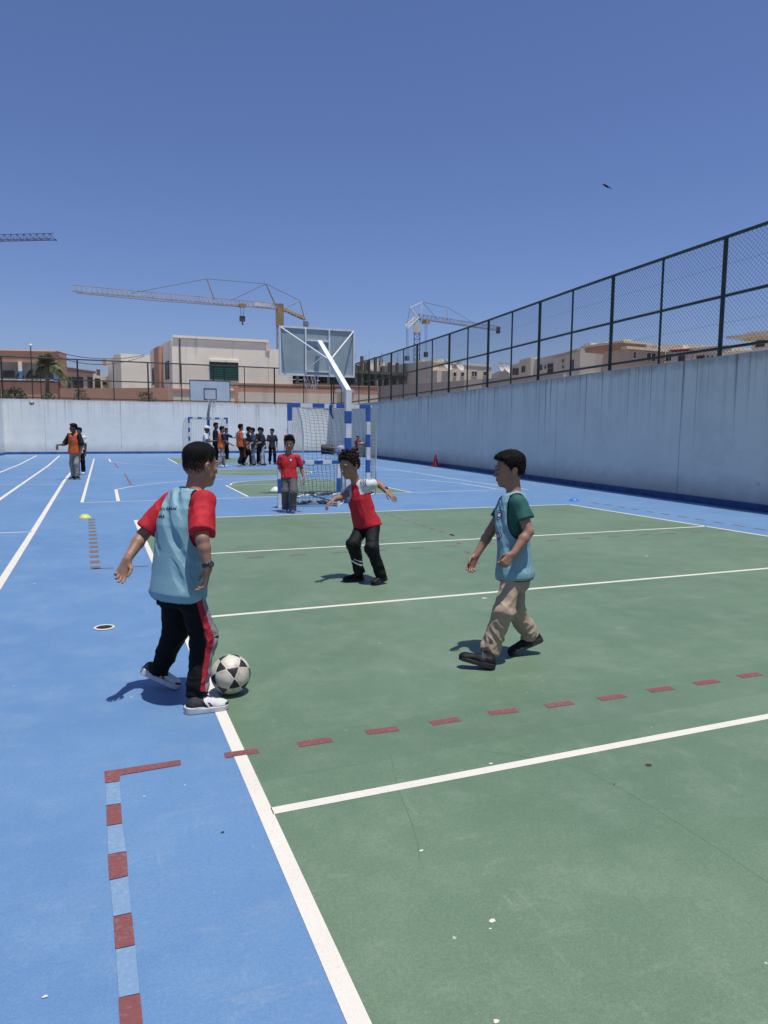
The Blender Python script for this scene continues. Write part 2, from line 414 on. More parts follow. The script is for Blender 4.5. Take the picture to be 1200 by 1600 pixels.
rwall = thing('boundary_wall', 'long blue painted concrete wall with dark streaks along the right side of the courts', 'wall', (*WALL[2], 0), 'boundary walls')
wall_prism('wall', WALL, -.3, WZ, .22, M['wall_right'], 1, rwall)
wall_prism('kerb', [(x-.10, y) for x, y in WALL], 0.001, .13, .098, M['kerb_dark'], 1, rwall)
bwall = thing('boundary_wall', 'whitish streaked wall closing the far end of the courts behind the group of children', 'wall', (5, 46.2, 0), 'boundary walls')
dB = (BACK_R-BACK_L)/np.linalg.norm(BACK_R-BACK_L)
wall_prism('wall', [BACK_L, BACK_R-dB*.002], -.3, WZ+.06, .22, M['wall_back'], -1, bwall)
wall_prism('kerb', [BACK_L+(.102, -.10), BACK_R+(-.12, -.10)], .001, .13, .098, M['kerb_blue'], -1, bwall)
lwall = thing('boundary_wall', 'short pale return of the far wall at the left edge', 'wall', (-4.9, 43, 0), 'boundary walls')
wall_prism('wall', [(-5.02, 40.5), BACK_L-(0, .003)], -.3, WZ+.04, .22, M['wall_back'], -1, lwall)
wall_prism('kerb', [(-4.92, 40.5), BACK_L+(.10, -.102)], .001, .13, .098, M['kerb_blue'], -1, lwall)

# ------------------------------------------------------------------ chain-link fences
PW, PH = 1.95, FZ-WZ-.06
def chain_panel(name):
    """one bay of woven wire as real zig-zag wires, local x along the fence"""
    V = []; F = []; cw = .052; rh = .049; r = .0034
    nc = int(PW/cw); nr = int(PH/rh); cw = PW/nc; rh = PH/nr
    for c in range(nc):
        base = len(V)
        for k in range(nr+1):
            x = (c + ((k+c) % 2))*cw; z = k*rh; yo = .0015*(1 if (k+c) % 2 else -1)
            for t in (.5, 2.6, 4.7): V.append((x+r*math.cos(t)*1.25, yo+r*math.sin(t), z))
        for k in range(nr):
            for t in range(3):
                a = base+3*k+t; b2 = base+3*k+(t+1) % 3; F.append((a, b2, b2+3, a+3))
    for z in (PH*.27, PH*.52, PH*.77):                        # straining wires
        base = len(V)
        for i in range(21):
            x = PW*i/20
            for t in (.5, 2.6, 4.7): V.append((x, .004+.0022*math.cos(t), z-.012*math.sin(math.pi*i/20)+.0022*math.sin(t)))
        for i in range(20):
            for t in range(3):
                a = base+3*i+t; b2 = base+3*i+(t+1) % 3; F.append((a, b2, b2+3, a+3))
    me = bpy.data.meshes.new(name); me.from_pydata(V, [], F); me.materials.append(M['wire']); me.update(); return me
PANEL = chain_panel('mesh_panel')
def post_mesh(name, wd, h):
    b = MB(); b.tube([(0, 0, 0), (0, 0, h)], wd/2, 10); me = bpy.data.meshes.new(name)
    me.from_pydata(b.V, [], b.F); me.materials.append(M['fence_green']); me.update(); return me
PT, PN = post_mesh('post', .092, FZ-WZ+.02), post_mesh('post', .054, FZ-WZ+.02)
def fence(label, pts, start, n, thick_mod, step=PW):
    pts = [np.asarray(p, float) for p in pts]; seg = [np.linalg.norm(b-a) for a, b in zip(pts, pts[1:])]; tot = sum(seg)
    def at(s):
        for (a, b), L in zip(zip(pts, pts[1:]), seg):
            if s <= L: return a+(b-a)*s/L
            s -= L
        return pts[-1]+(pts[-1]-pts[-2])/seg[-1]*s
    root = thing('chain_link_fence', label, 'fence', (*at(start), WZ), 'chain-link fences on the walls')
    o0 = np.array(root.location)
    S = [start+i*step for i in range(n+1)]
    for i, s in enumerate(S):
        p = at(s)
        o = bpy.data.objects.new('post', PT if i % 2 == thick_mod else PN); COL.objects.link(o); o.parent = root
        o.location = Vector((p[0], p[1], WZ-.02))-Vector(o0)
    for s0, s1 in zip(S, S[1:]):
        a, b = at(s0), at(s1); d = b-a; L = np.linalg.norm(d)
        o = bpy.data.objects.new('mesh_panel', PANEL); COL.objects.link(o); o.parent = root
        o.location = Vector((a[0], a[1], WZ+.05))-Vector(o0); o.rotation_euler = (0, 0, math.atan2(d[1], d[0])); o.scale = (L/PW, 1, 1)
    for z, r in ((FZ, .038), (WZ+1.22, .031), (WZ+.17, .031)):
        b = MB(); b.tube([(*at(s), z) for s in S], r, 8); b.build('rail', M['fence_green'], root)
    return root
MID = [(x+.11, y) for x, y in WALL]
fence('tall dark green chain-link fence running along the top of the right wall', MID, 16.58-1.95*6, 24, 0)
fence('dark chain-link fence on top of the whitish far wall', [BACK_L+(.02, .11), BACK_R+(.1, .11)], 0., 10, 0, np.linalg.norm(BACK_R-BACK_L)/10)
# left edge: blue bar fence with a netting fence above
lf = thing('bar_fence', 'dark blue upright bar fence at the far left edge of the courts', 'fence', (-5.15, 36, 0))
a0, a1 = np.array([-5.03, 40.4]), np.array([-6.2, 4.])
b = MB()
for t in np.linspace(0, 1, 235):
    q = a0+(a1-a0)*t; b.box((q[0]-.012, q[1]-.02, .05), (q[0]+.012, q[1]+.02, 2.9))
b.build('bars', mat('navy_bar', (.015, .03, .09), .5, .2), lf)
b = MB()
for z in (.12, 1.5, 2.9): b.beam((*a0, z), (*a1, z), .05)
b.build('rail', mat('navy_rail', (.015, .03, .09), .5, .2), lf)
fence('dark chain-link fence over the blue bar fence at the left edge', [(-4.85, 45.6), (-6.25, 4.)], 0., 21, 0)

# ------------------------------------------------------------------ handball goals
def striped(mb_list, a, b, wd, n, first):
    """bar painted in n blue and white bands: returns white and blue builders"""
    a, b = np.asarray(a, float), np.asarray(b, float)
    for i in range(n):
        p, q = a+(b-a)*i/n, a+(b-a)*(i+1)/n
        mb_list.cur = (i+first) % 2
        mb_list.beam(p, q, wd)
def net_sheet(name, grid, parent, m, r=.003, skip=None):
    """grid[i][j] of points -> knotted cords"""
    b = MB()
    for row in grid: b.tube(row, r, 3, False)
    for j in range(len(grid[0])): b.tube([row[j] for row in grid], r, 3, False)
    return b.build(name, m, parent)
def lerp(a, b, t): return np.asarray(a)*(1-t)+np.asarray(b)*t
def nz_(v): return np.asarray(v, float)/np.linalg.norm(v)
def goal(label, L, R, h, dp, wd, bands_post, bands_bar, cell, arch, stripe_first=1, sag=.12, Bdir=None):
    L, R = np.asarray(L, float), np.asarray(R, float); L[2] = R[2] = 0
    g = thing('handball_goal', label, 'goal', (L+R)/2, 'blue and white goals')
    X = (R-L)/np.linalg.norm(R-L); B = np.array([-X[1], X[0], 0]) if Bdir is None else nz_(Bdir)   # back direction (away from the camera)
    mats = [M['white_metal'], M['blue_metal']]
    for q in (L, R):
        b = MB(); striped(b, q+ZU*.002, q+ZU*(h-wd/2-.002), wd, bands_post, stripe_first); b.build('post', mats, g)
    b = MB(); striped(b, L+ZU*h-X*wd/2, R+ZU*h+X*wd/2, wd, bands_bar, 1); b.build('crossbar', mats, g)
    Yb = [q+B*dp for q in (L, R)]
    def hoop(q):
        if arch:
            return [q+ZU*(h-.03)+B*.04, q+ZU*(h+.02)+B*dp*.35, q+ZU*(h-.06)+B*dp*.62, q+ZU*(h*.86)+B*dp*.85, q+ZU*(h*.68)+B*dp, q+ZU*(h*.30)+B*dp*1.0, q+ZU*.03+B*dp]
        return [q+ZU*(h-.03)+B*.04, q+ZU*(h-.03)+B*dp*.4, q+ZU*(h*.55)+B*dp*.7, q+ZU*.03+B*dp]
    for q in (L, R):
        b = MB(); b.tube(hoop(q), .014, 8); b.build('net_support', M['white_metal'], g, True)
    b = MB(); b.tube([L+ZU*.015, Yb[0]+ZU*.015, Yb[1]+ZU*.015, R+ZU*.015], .02, 8)
    b.build('ground_bar', M['white_metal'], g, True)
    # back net hangs from the crossbar over the hoops
    hp = [np.array(hoop(q)) for q in (L, R)]
    n = max(6, int((h+dp)*1.05/cell)); mcol = max(5, int(np.linalg.norm(R-L)/cell))
    def along(pl, t):
        seg = np.linalg.norm(np.diff(pl, axis=0), axis=1); s = t*seg.sum()
        for i, Ls in enumerate(seg):
            if s <= Ls or i == len(seg)-1: return pl[i]+(pl[i+1]-pl[i])*min(1, s/Ls)
            s -= Ls
    grid = []
    for i in range(n+1):
        t = i/n; a, c = along(hp[0], t), along(hp[1], t); row = []
        for j in range(mcol+1):
            u = j/mcol; q = lerp(a, c, u)
            sg = sag*math.sin(math.pi*u)*(.4+.6*math.sin(math.pi*t))
            q = q-ZU*sg*(1-t)+B*sg*.35*math.sin(3*t*math.pi)+X*.012*math.sin(9*t+5*u)+ZU*.012*math.sin(7*u*math.pi+4*t)
            if q[2] < .02: q[2] = .02
            row.append(q)
        grid.append(row)
    net_sheet('net', grid, g, M['net'] if arch else M['net_dark'], .0034 if arch else .0034)
    for k, q in enumerate((L, R)):
        grid = []; m2 = max(3, int(dp/cell))
        for i in range(n+1):
            t = i/n; a = q+ZU*(h-.03)*(1-t)+B*.03; c = along(hp[k], min(1, .0+t)); grid.append([lerp(a, c, j/m2)+X*.03*math.sin(math.pi*j/m2)*math.sin(5*t) for j in range(m2+1)])
        net_sheet('side_net', grid, g, M['net'] if arch else M['net_dark'], .0034 if arch else .0034)
    # the net's foot rolls up on the ground
    b = MB()
    pts = [lerp(Yb[0], Yb[1], t)+ZU*(.04+.02*math.sin(23*t)+.015*math.sin(51*t))+B*.05*math.sin(17*t) for t in np.linspace(0, 1, 40)]
    b.tube(pts, [.03+.012*math.sin(3.1*i) for i in range(40)], 6); b.build('net_roll', M['net_dark'], g, True)
    return g, X, B
goal_main, GX, GB = goal('tall blue and white goal with a loose net beside the basketball pole', G(453.5, 781.5), G(574.5, 777.5), 2.0, 1.05, .085, 7, 7, .10, True, 1, .12, HF+.16*HR)
bb = MB()
q = G(453.5, 781.5)+ZU*1.98+GX*.66; q = lerp(G(453.5, 781.5), G(574.5, 777.5), .53)+ZU*2.0
bb.tube([q+ZU*.05, q-GX*.03-GB*.05-ZU*.03, q-GX*.01-GB*.06-ZU*.16, q+GX*.04-GB*.05-ZU*.27], [.03, .035, .025, .015], 7)
tag(bb.build('rag', M['blue_metal'], None, True), 'blue rag knotted on the crossbar of the tall goal', 'rag')
goal('low mini goal with blue and white bars in front of the tall goal', G(437, 793.8), G(529, 791.5), .87, .62, .065, 3, 7, .075, False, 0, .05, HF+.10*HR)
fgl, fgr = G(296.5, 716.5), G(355.5, 715.5)
goal('far goal with dark banded posts in front of the whitish end wall', fgl, fgr, 2.06, .9, .085, 9, 9, .13, True, 1, .1)

# ------------------------------------------------------------------ basketball stands
def translucent(name, c, fac, rough=.35):
    k = NB(name); v = k.coord()
    n = k.noise(v, 2.2, 5, .65)
    k.color(k.mix(k.ramp(n, .3, .75), tuple(x*.8 for x in c), c)); k.set(rough, 0, .4)
    tr = k.new('ShaderNodeBsdfTransparent'); mx = k.new('ShaderNodeMixShader'); mx.inputs[0].default_value = fac
    tr.inputs[0].default_value = (.86, .95, .95, 1)
    k.link(k.b.outputs[0], mx.inputs[1]); k.link(tr.outputs[0], mx.inputs[2]); k.link(mx.outputs[0], k.o.inputs['Surface']); return k.m
M['acrylic'] = translucent('weathered_acrylic', (.37, .44, .455), .10)
M['acrylic_mark'] = translucent('acrylic_backing', (.20, .27, .30), .30)
M['rim'] = mat('rim_steel', (.45, .40, .38), .5, .3)
def rim_and_net(root, c, fwd, cords, r=.225):
    e = np.cross(ZU, fwd); b = MB()
    b.tube([c+r*(math.cos(t)*fwd+math.sin(t)*e) for t in np.linspace(0, 2*math.pi, 29)], .010, 6, False)
    b.beam(c-fwd*r, c-fwd*(r+.12), .05, .03); b.build('rim', M['rim'], root, True)
    b = MB()
    for k in range(12):
        t = 2*math.pi*k/12
        for dirn in (1, -1):
            pts = []
            for i in range(7):
                u = i/6; rr = r*(1-.45*u**.7); a = t+dirn*u*.78
                pts.append(c+rr*(math.cos(a)*fwd+math.sin(a)*e)-ZU*(.42*u+.02*math.sin(5*a)*u))
            b.tube(pts, .0045, 3, False)
    b.build('net', cords, root)
# near stand seen from behind
BD = 16.45
tl, tr_, br, bl = P(441, 512, BD), P(552, 518.5, BD), P(551, 588, BD), P(440.5, 583, BD)
bx = np.array([1., 0, 0]); by = np.array([0, 1., 0])
bc = (tl+tr_+br+bl)/4; bw, bh = 1.80, 1.05
bw = float(np.linalg.norm(tr_-tl))/float(abs(RT @ bx)); bz0, bz1 = bc[2]-.525, bc[2]+.525
bcx = float(bc[0]); bY = float(bc[1]); bL, bR = bcx-bw/2, bcx+bw/2
pole = G(543.5, 786); pole[2] = 0
st = thing('basketball_stand', 'near basketball stand seen from behind, weathered clear backboard on a bent blue and white pole', 'basketball stand', pole, 'basketball stands')
b = MB(); pw = .115
zb = [0, .28, .52, .80, 1.06, 1.33, 1.62, 1.87]
for i in range(len(zb)-1):
    b.cur = (1, 0, 1, 0, 1, 0, 1)[i]; b.beam(pole+ZU*(zb[i]+.001), pole+ZU*zb[i+1], pw, pw, (0, 1, 0))
b.cur = 0
elbow = pole+ZU*2.28
b.beam(pole+ZU*1.87, elbow, pw, pw, (0, 1, 0))
b.build('pole', [M['white_metal'], M['blue_metal']], st)
arm_end = np.array([float(P(497, 536, BD)[0]), bY-.08, float(P(497, 536, BD)[2])])
b = MB(); b.beam(elbow-ZU*.03+(0, -.02, 0), arm_end, pw*.92, pw*.92, (1, 0, 0)); b.build('arm', M['white_metal'], st)
b = MB(); b.box((bL, bY-.006, bz0), (bR, bY+.006, bz1)); bo = b.build('backboard', M['acrylic'], st)
b = MB()
for z in (bz0, bz1): b.box((bL-.02, bY-.03, z-.02), (bR+.02, bY+.03, z+.02))
for x in (bL, bR): b.box((x-.02, bY-.03, bz0+.021), (x+.02, bY+.03, bz1-.021))
for fx in (.335, .655): b.box((bL+bw*fx-.018, bY-.045, bz0+.021), (bL+bw*fx+.018, bY-.010, bz1-.021))
b.box((bL+bw*.335+.019, bY-.043, bz0+.76), (bL+bw*.655-.019, bY-.012, bz0+.79))
b.box((bL+bw*.335+.019, bY-.043, bz0+.07), (bL+bw*.655-.019, bY-.012, bz0+.10))
b.build('frame', M['white_metal'], st)
b = MB(); b.box((bL+bw*.36, bY+.010, bz0+.12), (bL+bw*.63, bY+.016, bz0+.48)); b.build('target_rectangle', M['acrylic_mark'], st)
arm_mid = elbow+(arm_end-elbow)*.60
b = MB()
for x in (bL+.02, bR-.02): b.tube([(x, bY-.03, bz1-.02), arm_mid], .016, 8)
for x in (bL+bw*.335, bL+bw*.655): b.tube([(x, bY-.05, bz0+.1), elbow+(arm_end-elbow)*.75], .010, 6)
b.build('brace', M['white_metal'], st)
rim_and_net(st, np.array([bcx-.05, bY+.36, bz0+.13]), by, mat('net_pink', (.55, .45, .46), .8, .4, 30))
# far stand facing the camera
FD = 35.6
tl, tr_, br, bl = P(299.3, 593, FD), P(357, 596, FD), P(357.3, 628.5, FD), P(299.8, 626, FD)
fc = (tl+tr_+br+bl)/4; fw2 = float(np.linalg.norm(tr_-tl))/float(abs(RT @ bx)); fh = float(tl[2]-bl[2]); fY = float(fc[1]); fL = float(fc[0])-fw2/2
fp = np.array([float(fc[0])+.05, fY+1.15, 0.])
st2 = thing('basketball_stand', 'far basketball stand with a pale grey board facing the camera above the far goal', 'basketball stand', fp, 'basketball stands')
b = MB()
for i in range(7):
    b.cur = i % 2; b.beam(fp+ZU*(.001+i*.33), fp+ZU*((i+1)*.33), .13, .13, (0, 1, 0))
b.cur = 0; b.beam(fp+ZU*2.31, np.array([fp[0], fY+.05, float(fc[2])-.2]), .11, .11, (1, 0, 0)); b.build('pole', [mat('grey_metal', (.35, .38, .40), .5), M['blue_metal']], st2)
b = MB(); b.box((fL, fY, float(fc[2])-fh/2), (fL+fw2, fY+.03, float(fc[2])+fh/2)); b.build('backboard', mat('board_grey', (.50, .57, .62), .5, .08, 2), st2)
b = MB(); zc = float(fc[2]); m_ = .035
def frame_rect(b, x0, x1, z0, z1, y0, y1, t):
    b.box((x0, y0, z0), (x1, y1, z0+t)); b.box((x0, y0, z1-t), (x1, y1, z1)); b.box((x0, y0, z0+t), (x0+t, y1, z1-t)); b.box((x1-t, y0, z0+t), (x1, y1, z1-t))
frame_rect(b, fL-.005, fL+fw2+.005, zc-fh/2-.005, zc+fh/2+.005, fY-.006, fY-.001, .035)
frame_rect(b, fL+fw2*.34, fL+fw2*.66, zc-fh*.42, zc+fh*.12, fY-.006, fY-.001, .045)
b.build('markings', mat('board_black', (.03, .03, .04), .6), st2)
rim_and_net(st2, np.array([float(fc[0])+.03, fY-.36, zc-fh*.38]), -by, mat('net_white', (.55, .55, .55), .8, .2, 30))

# ------------------------------------------------------------------ tower cranes beyond the walls
class VPlane:
    """vertical plane through two world points; turns photo pixels into points of that plane"""
    def __init__(s, a, b):
        s.a = np.asarray(a, float); d = np.asarray(b, float)-s.a; d[2] = 0; s.L = np.linalg.norm(d); s.u = d/s.L
        s.n = np.array([s.u[1], -s.u[0], 0]);
        if s.n @ (EYE-s.a) < 0: s.n = -s.n                       # faces the camera
    def __call__(s, px, py, out=0.):
        d = P(px, py, 1.)-EYE; t = ((s.a+s.n*out-EYE) @ s.n)/(d @ s.n); return EYE+d*t
    def uz(s, px, py):
        q = s(px, py); return float((q-s.a) @ s.u), float(q[2])
    def at(s, u, z, out=0.):
        q = s.a+s.u*u+s.n*out; q[2] = z; return q
def truss(name, a, b, hgt, wd, n, m, parent, r=.035, down=False):
    """triangular lattice girder from a to b"""
    a, b = np.asarray(a, float), np.asarray(b, float); d = (b-a)/np.linalg.norm(b-a)
    s = np.cross(d, ZU); s /= np.linalg.norm(s); u = np.cross(s, d); mb = MB()
    ch = lambda t, k: a+(b-a)*t+((s*wd/2, -s*wd/2, u*hgt)[k])
    for k in range(3): mb.tube([ch(0, k), ch(1, k)], r*1.25, 5)
    for i in range(n):
        t0, t1 = i/n, (i+1)/n; tm = (t0+t1)/2
        for k in (0, 1):
            mb.tube([ch(t0, k), ch(tm, 2)], r*.7, 4, False); mb.tube([ch(tm, 2), ch(t1, k)], r*.7, 4, False)
        mb.tube([ch(t0, 0), ch(t0, 1)], r*.7, 4, False); mb.tube([ch(t0, 0), ch(t1, 1)], r*.6, 4, False)
    return mb.build(name, m, parent)
def mast(name, base, top, wd, n, m, parent, r=.05):
    base, top = np.asarray(base, float), np.asarray(top, float); mb = MB()
    c = [(i*HR+j*HF)*wd/2 for i, j in ((-1, -1), (1, -1), (1, 1), (-1, 1))]
    for k in c: mb.tube([base+k, top+k], r, 5)
    for i in range(n):
        p, q = lerp(base, top, i/n), lerp(base, top, (i+1)/n)
        for k in range(4):
            a, b = c[k], c[(k+1) % 4]; mb.tube([p+a, q+b] if (i+k) % 2 else [p+b, q+a], r*.6, 4, False); mb.tube([p+a, p+b], r*.6, 4, False)
    return mb.build(name, m, parent)
def cable(mb, pts, r=.02): mb.tube(pts, r, 4, False)
M['crane_yellow'] = mat('crane_yellow', (.30, .22, .12), .6, .35, .6)
M['crane_pale'] = mat('crane_pale', (.35, .265, .155), .6, .35, .6)
M['crane_steel'] = mat('crane_steel', (.15, .135, .13), .6, .35, .6)
M['crane_grey'] = mat('crane_grey', (.10, .13, .19), .6, .3, .6)
M['crane_white'] = mat('crane_white', (.58, .58, .57), .6, .2, .6)
M['cable'] = mat('steel_cable', (.06, .06, .07), .6)
D1 = 100.
root_ = P(437, 482, D1); z1 = root_[2]; tip1 = G(113, 455, z1); ctr1 = G(478, 502, z1)
v1 = VPlane(tip1, root_)
c1 = thing('tower_crane', 'yellowish tower crane whose long jib spans to the left above the white building', 'crane', (root_[0], root_[1], 0), 'tower cranes')
mast('mast', (root_[0], root_[1], .05), root_, .8, 22, M['crane_yellow'], c1, .04)
truss('jib', root_-ZU*.1, tip1, .72, .75, 44, M['crane_pale'], c1, .030)
truss('counter_jib', root_, v1(477, 500), .35, .7, 8, M['crane_yellow'], c1, .06)
b = MB(); b.obox(root_-ZU*.9, HR*.5, HF*.5, ZU*1.5); b.build('cab', M['crane_pale'], c1)
b = MB(); q0, q1 = v1(398, 476, .5), v1(422, 478.5, .5); b.beam(q0+ZU*.1, q1+ZU*.1, .06, .45); b.build('sign_board', M['crane_white'], c1)
b = MB(); q = v1(478, 505); b.obox(q-ZU*.9, HR*.35, HF*.5, ZU*1.1); b.build('counterweight', mat('crane_weight', (.22, .23, .24), .8), c1)
A1, A2, A3 = v1(415.5, 443.5), v1(323.4, 435.6), v1(468.5, 469.6)
def part_tube(name, pts, r, m, par, n=6):
    b = MB(); b.tube(pts, r, n, n > 4); return b.build(name, m, par)
for pq, r in (((v1(431, 478), A1), .09), ((v1(335, 468.5), A2), .08), ((v1(476, 499), A3), .07), ((v1(447, 481), A3), .06)): part_tube('strut', pq, r, M['crane_yellow'], c1)
for pts in ((v1(205, 458), A2), (A2, A1), (v1(360, 470), A1), (A1, A3), (A3, v1(476, 499)), (v1(120, 458), v1(250, 470.5), v1(378, 479.5))): part_tube('cable', pts, .032, M['cable'], c1, 4)
for dx in (-3, 3): part_tube('cable', (v1(378.6+dx, 478), v1(378.6+dx*.4, 499)), .03, M['cable'], c1, 4)
b = MB(); b.obox(v1(378.6, 477.5), v1.u*.45, v1.n*.5, ZU*.2); b.build('trolley', M['crane_yellow'], c1)
b = MB(); q = v1(378.6, 500); b.obox(q+ZU*.15, v1.u*.35, v1.n*.2, ZU*.35); b.tube([q-ZU*.2, q-ZU*.55, q-ZU*.62+v1.u*.15], .1, 6); b.build('hook', mat('hook_dark', (.08, .07, .06), .6), c1)
D2 = 112.
root2 = P(652, 498, D2); tip2 = G(779, 516.5, root2[2]); v2 = VPlane(root2, tip2)
c2 = thing('tower_crane', 'white and blue grey tower crane behind the right fence with its jib pointing right', 'crane', (root2[0], root2[1], 0), 'tower cranes')
mast('mast', (root2[0], root2[1], .05), root2, .9, 24, M['crane_grey'], c2, .045)
truss('jib', root2, tip2, .72, .75, 22, M['crane_steel'], c2, .034)
truss('counter_jib', root2+ZU*.1, v2(635, 513), .4, .7, 5, M['crane_white'], c2, .06)
b = MB(); b.obox(P(651.5, 512, D2), HR*.55, HF*.6, ZU*.75); b.build('cab', M['crane_white'], c2)
B1, B0, B2 = v2(660, 472), v2(640.5, 480.5), v2(699, 480.5)
for pq, r in (((v2(657, 496), B1), .10), ((root2, B0), .10), ((v2(699, 504), B2), .07), ((B0, B1), .055), ((B0, root2+ZU*.4), .06)): part_tube('strut', pq, r, M['crane_white'], c2)
for pts in ((B1, B2), (B2, v2(742, 506)), (B1, v2(685, 501)), (B0, v2(635, 513)), (v2(635, 514), v2(636, 558)), (v2(637, 514), v2(638, 558)), (v2(664, 503), v2(664.5, 553)), (v2(667, 503), v2(666.5, 553))): part_tube('cable', pts, .03, M['cable'], c2, 4)
b = MB(); b.obox(v2(665.5, 503.5), v2.u*.45, v2.n*.5, ZU*.25); b.build('trolley', M['crane_pale'], c2)
b = MB(); b.obox(v2(665.5, 554), v2.u*.3, v2.n*.2, ZU*.4); b.build('hook', M['cable'], c2)
b = MB(); b.obox(v2(636, 560), v2.u*.25, v2.n*.3, ZU*.35); b.build('counterweight', M['crane_grey'], c2)
b = MB(); b.obox(v2(778.5, 516), v2.u*.1, v2.n*.4, ZU*.55); b.build('jib_end', M['cable'], c2)
D3 = 62.
t3 = P(84, 374, D3); dir3 = G(0, 375.8, t3[2])-t3; dir3[2] = 0; dir3 /= np.linalg.norm(dir3)
r3 = t3+dir3*30
c3 = thing('tower_crane', 'dark blue lattice crane jib entering from the left edge high in the sky', 'crane', (r3[0], r3[1], 0), 'tower cranes')
M['crane_navy'] = mat('crane_navy', (.05, .07, .12), .6, .3, .6)
truss('jib', r3, t3, .50, .55, 50, M['crane_navy'], c3, .026)
b = MB(); b.tube([t3, t3+(-dir3)*.2-ZU*.02, t3-dir3*.26-ZU*.12], .06, 6); b.build('jib_end', M['crane_navy'], c3)
mast('mast', (r3[0], r3[1], .05), r3+ZU*2, .9, 30, M['crane_navy'], c3); truss('counter_jib', r3, r3+dir3*9, .4, .7, 8, M['crane_navy'], c3)

# ------------------------------------------------------------------ buildings beyond the walls
def plaster(name, r, g, b_, dirt=.3, streak=.5):
    k = NB(name); v = k.pos(); c = lin(r, g, b_)
    big = k.noise(v, .25, 5, .6); fine = k.noise(v, 3.5, 4)
    st = k.noise(k.mapv(v, (1.6, 1.6, .09)), 1.0, 3)
    col = k.mix(k.ramp(big, .35, .7), tuple(x*.86 for x in c), c)
    col = k.mix(k.ramp(st, .58, .74, 0, streak), col, tuple(x*.5 for x in c))
    col = k.mix(k.ramp(fine, .5, .8, 0, dirt*.5), col, tuple(x*.8 for x in c))
    k.color(col); k.set(.85, 0, .2); k.bump(fine, .15, .02); return k.m
M['p_white'] = plaster('white_render', 250, 241, 220)
M['p_cream'] = plaster('cream_render', 230, 217, 194)
M['p_terra'] = plaster('terracotta_render', 196, 150, 124)
M['p_brown'] = plaster('brown_render', 200, 156, 130)
M['p_grey'] = plaster('grey_block', 190, 176, 164)
M['p_pink'] = plaster('pink_render', 208, 182, 164)
M['p_beige'] = plaster('beige_render', 224, 212, 194)
M['p_conc'] = plaster('raw_concrete', 104, 95, 84)
M['glass_dark'] = mat('dark_glass', (.035, .04, .045), .25, .4, 1.5, spec=.6)
M['shade'] = mat('gallery_shade', (.16, .155, .14), .9, .2, 1)
M['trim_white'] = mat('trim_white', (.62, .60, .57), .8, .15, 2)
M['green_shutter'] = mat('green_shutter', (.015, .10, .065), .5, .25, 4)
M['rust'] = mat('rust', (.16, .07, .045), .8, .4, 3)
class Bld:
    def __init__(s, name, label, x0, D0, x1, D1, ytop, back, m, x_ref=None, cat='building', group='buildings beyond the walls', z0=-.3, wall='wall'):
        # a facade between two photo columns, 'back' metres deep
        a, b = P(x0, 600, D0), P(x1, 600, D1); a[2] = b[2] = 0
        s.f = VPlane(a, b); s.L = s.f.L
        xr = x0 if x_ref is None else x_ref
        s.top = s.f.uz(xr, ytop)[1]; s.back = back; s.z0 = z0
        s.o = thing(name, label, cat, tuple((a+b)/2), group)
        mb = MB(); c = (a+b)/2-s.f.n*back/2; c[2] = (s.top+z0)/2
        mb.obox(c, s.f.u*s.L/2, s.f.n*back/2, ZU*(s.top-z0)/2); mb.build(wall, m, s.o)
    def rect(s, px0, py0, px1, py1):
        u0 = s.f.uz(px0, py0)[0]; u1 = s.f.uz(px1, py0)[0]; z1 = (s.f.uz(px0, py0)[1]+s.f.uz(px1, py0)[1])/2; z0 = (s.f.uz(px0, py1)[1]+s.f.uz(px1, py1)[1])/2; u0, u1 = sorted((u0, u1)); return u0, u1, z0, z1
    def block(s, name, px0, py0, px1, py1, m, proud=.05, depth_=.2, parent=None, top=None):
        u0, u1, z0, z1 = s.rect(px0, py0, px1, py1)
        mb = MB(); c = s.f.at((u0+u1)/2, (z0+z1)/2, proud-depth_/2); mb.obox(c, s.f.u*(u1-u0)/2, s.f.n*depth_/2, ZU*(z1-z0)/2)
        return mb.build(name, m, parent or s.o)
    def window(s, px0, py0, px1, py1, pane='glass_dark', frame='trim_white', bars=2, louvre=0, proud=.0):
        u0, u1, z0, z1 = s.rect(px0, py0, px1, py1)
        mb = MB(); t = max(.05, (u1-u0)*.05)
        def bx_(b, ua, ub, za, zb, o0, o1): b.obox(s.f.at((ua+ub)/2, (za+zb)/2, (o0+o1)/2), s.f.u*(ub-ua)/2, s.f.n*(o1-o0)/2, ZU*(zb-za)/2)
        bx_(mb, u0-t, u1+t, z1, z1+t, .002, .09+proud); bx_(mb, u0-t*1.6, u1+t*1.6, z0-t, z0, .002, .14+proud)
        bx_(mb, u0-t, u0, z0, z1, .002, .09+proud); bx_(mb, u1, u1+t, z0, z1, .002, .09+proud)
        for i in range(1, bars): uu = u0+(u1-u0)*i/bars; bx_(mb, uu-.035, uu+.035, z0, z1, .021, .07+proud)
        w_ = mb.build('window', M[frame], s.o)
        mb = MB(); bx_(mb, u0, u1, z0, z1, .002, .02+proud)
        mb.build('pane', M[pane], w_)
        if louvre:
            mb = MB()
            for i in range(louvre): zz = z0+(z1-z0)*(i+.5)/louvre; h = (z1-z0)/louvre*.30; bx_(mb, u0+.03, u1-.03, zz-h, zz+h, .022, .065+proud)
            mb.build('louvre', M[frame], w_)
        return w_
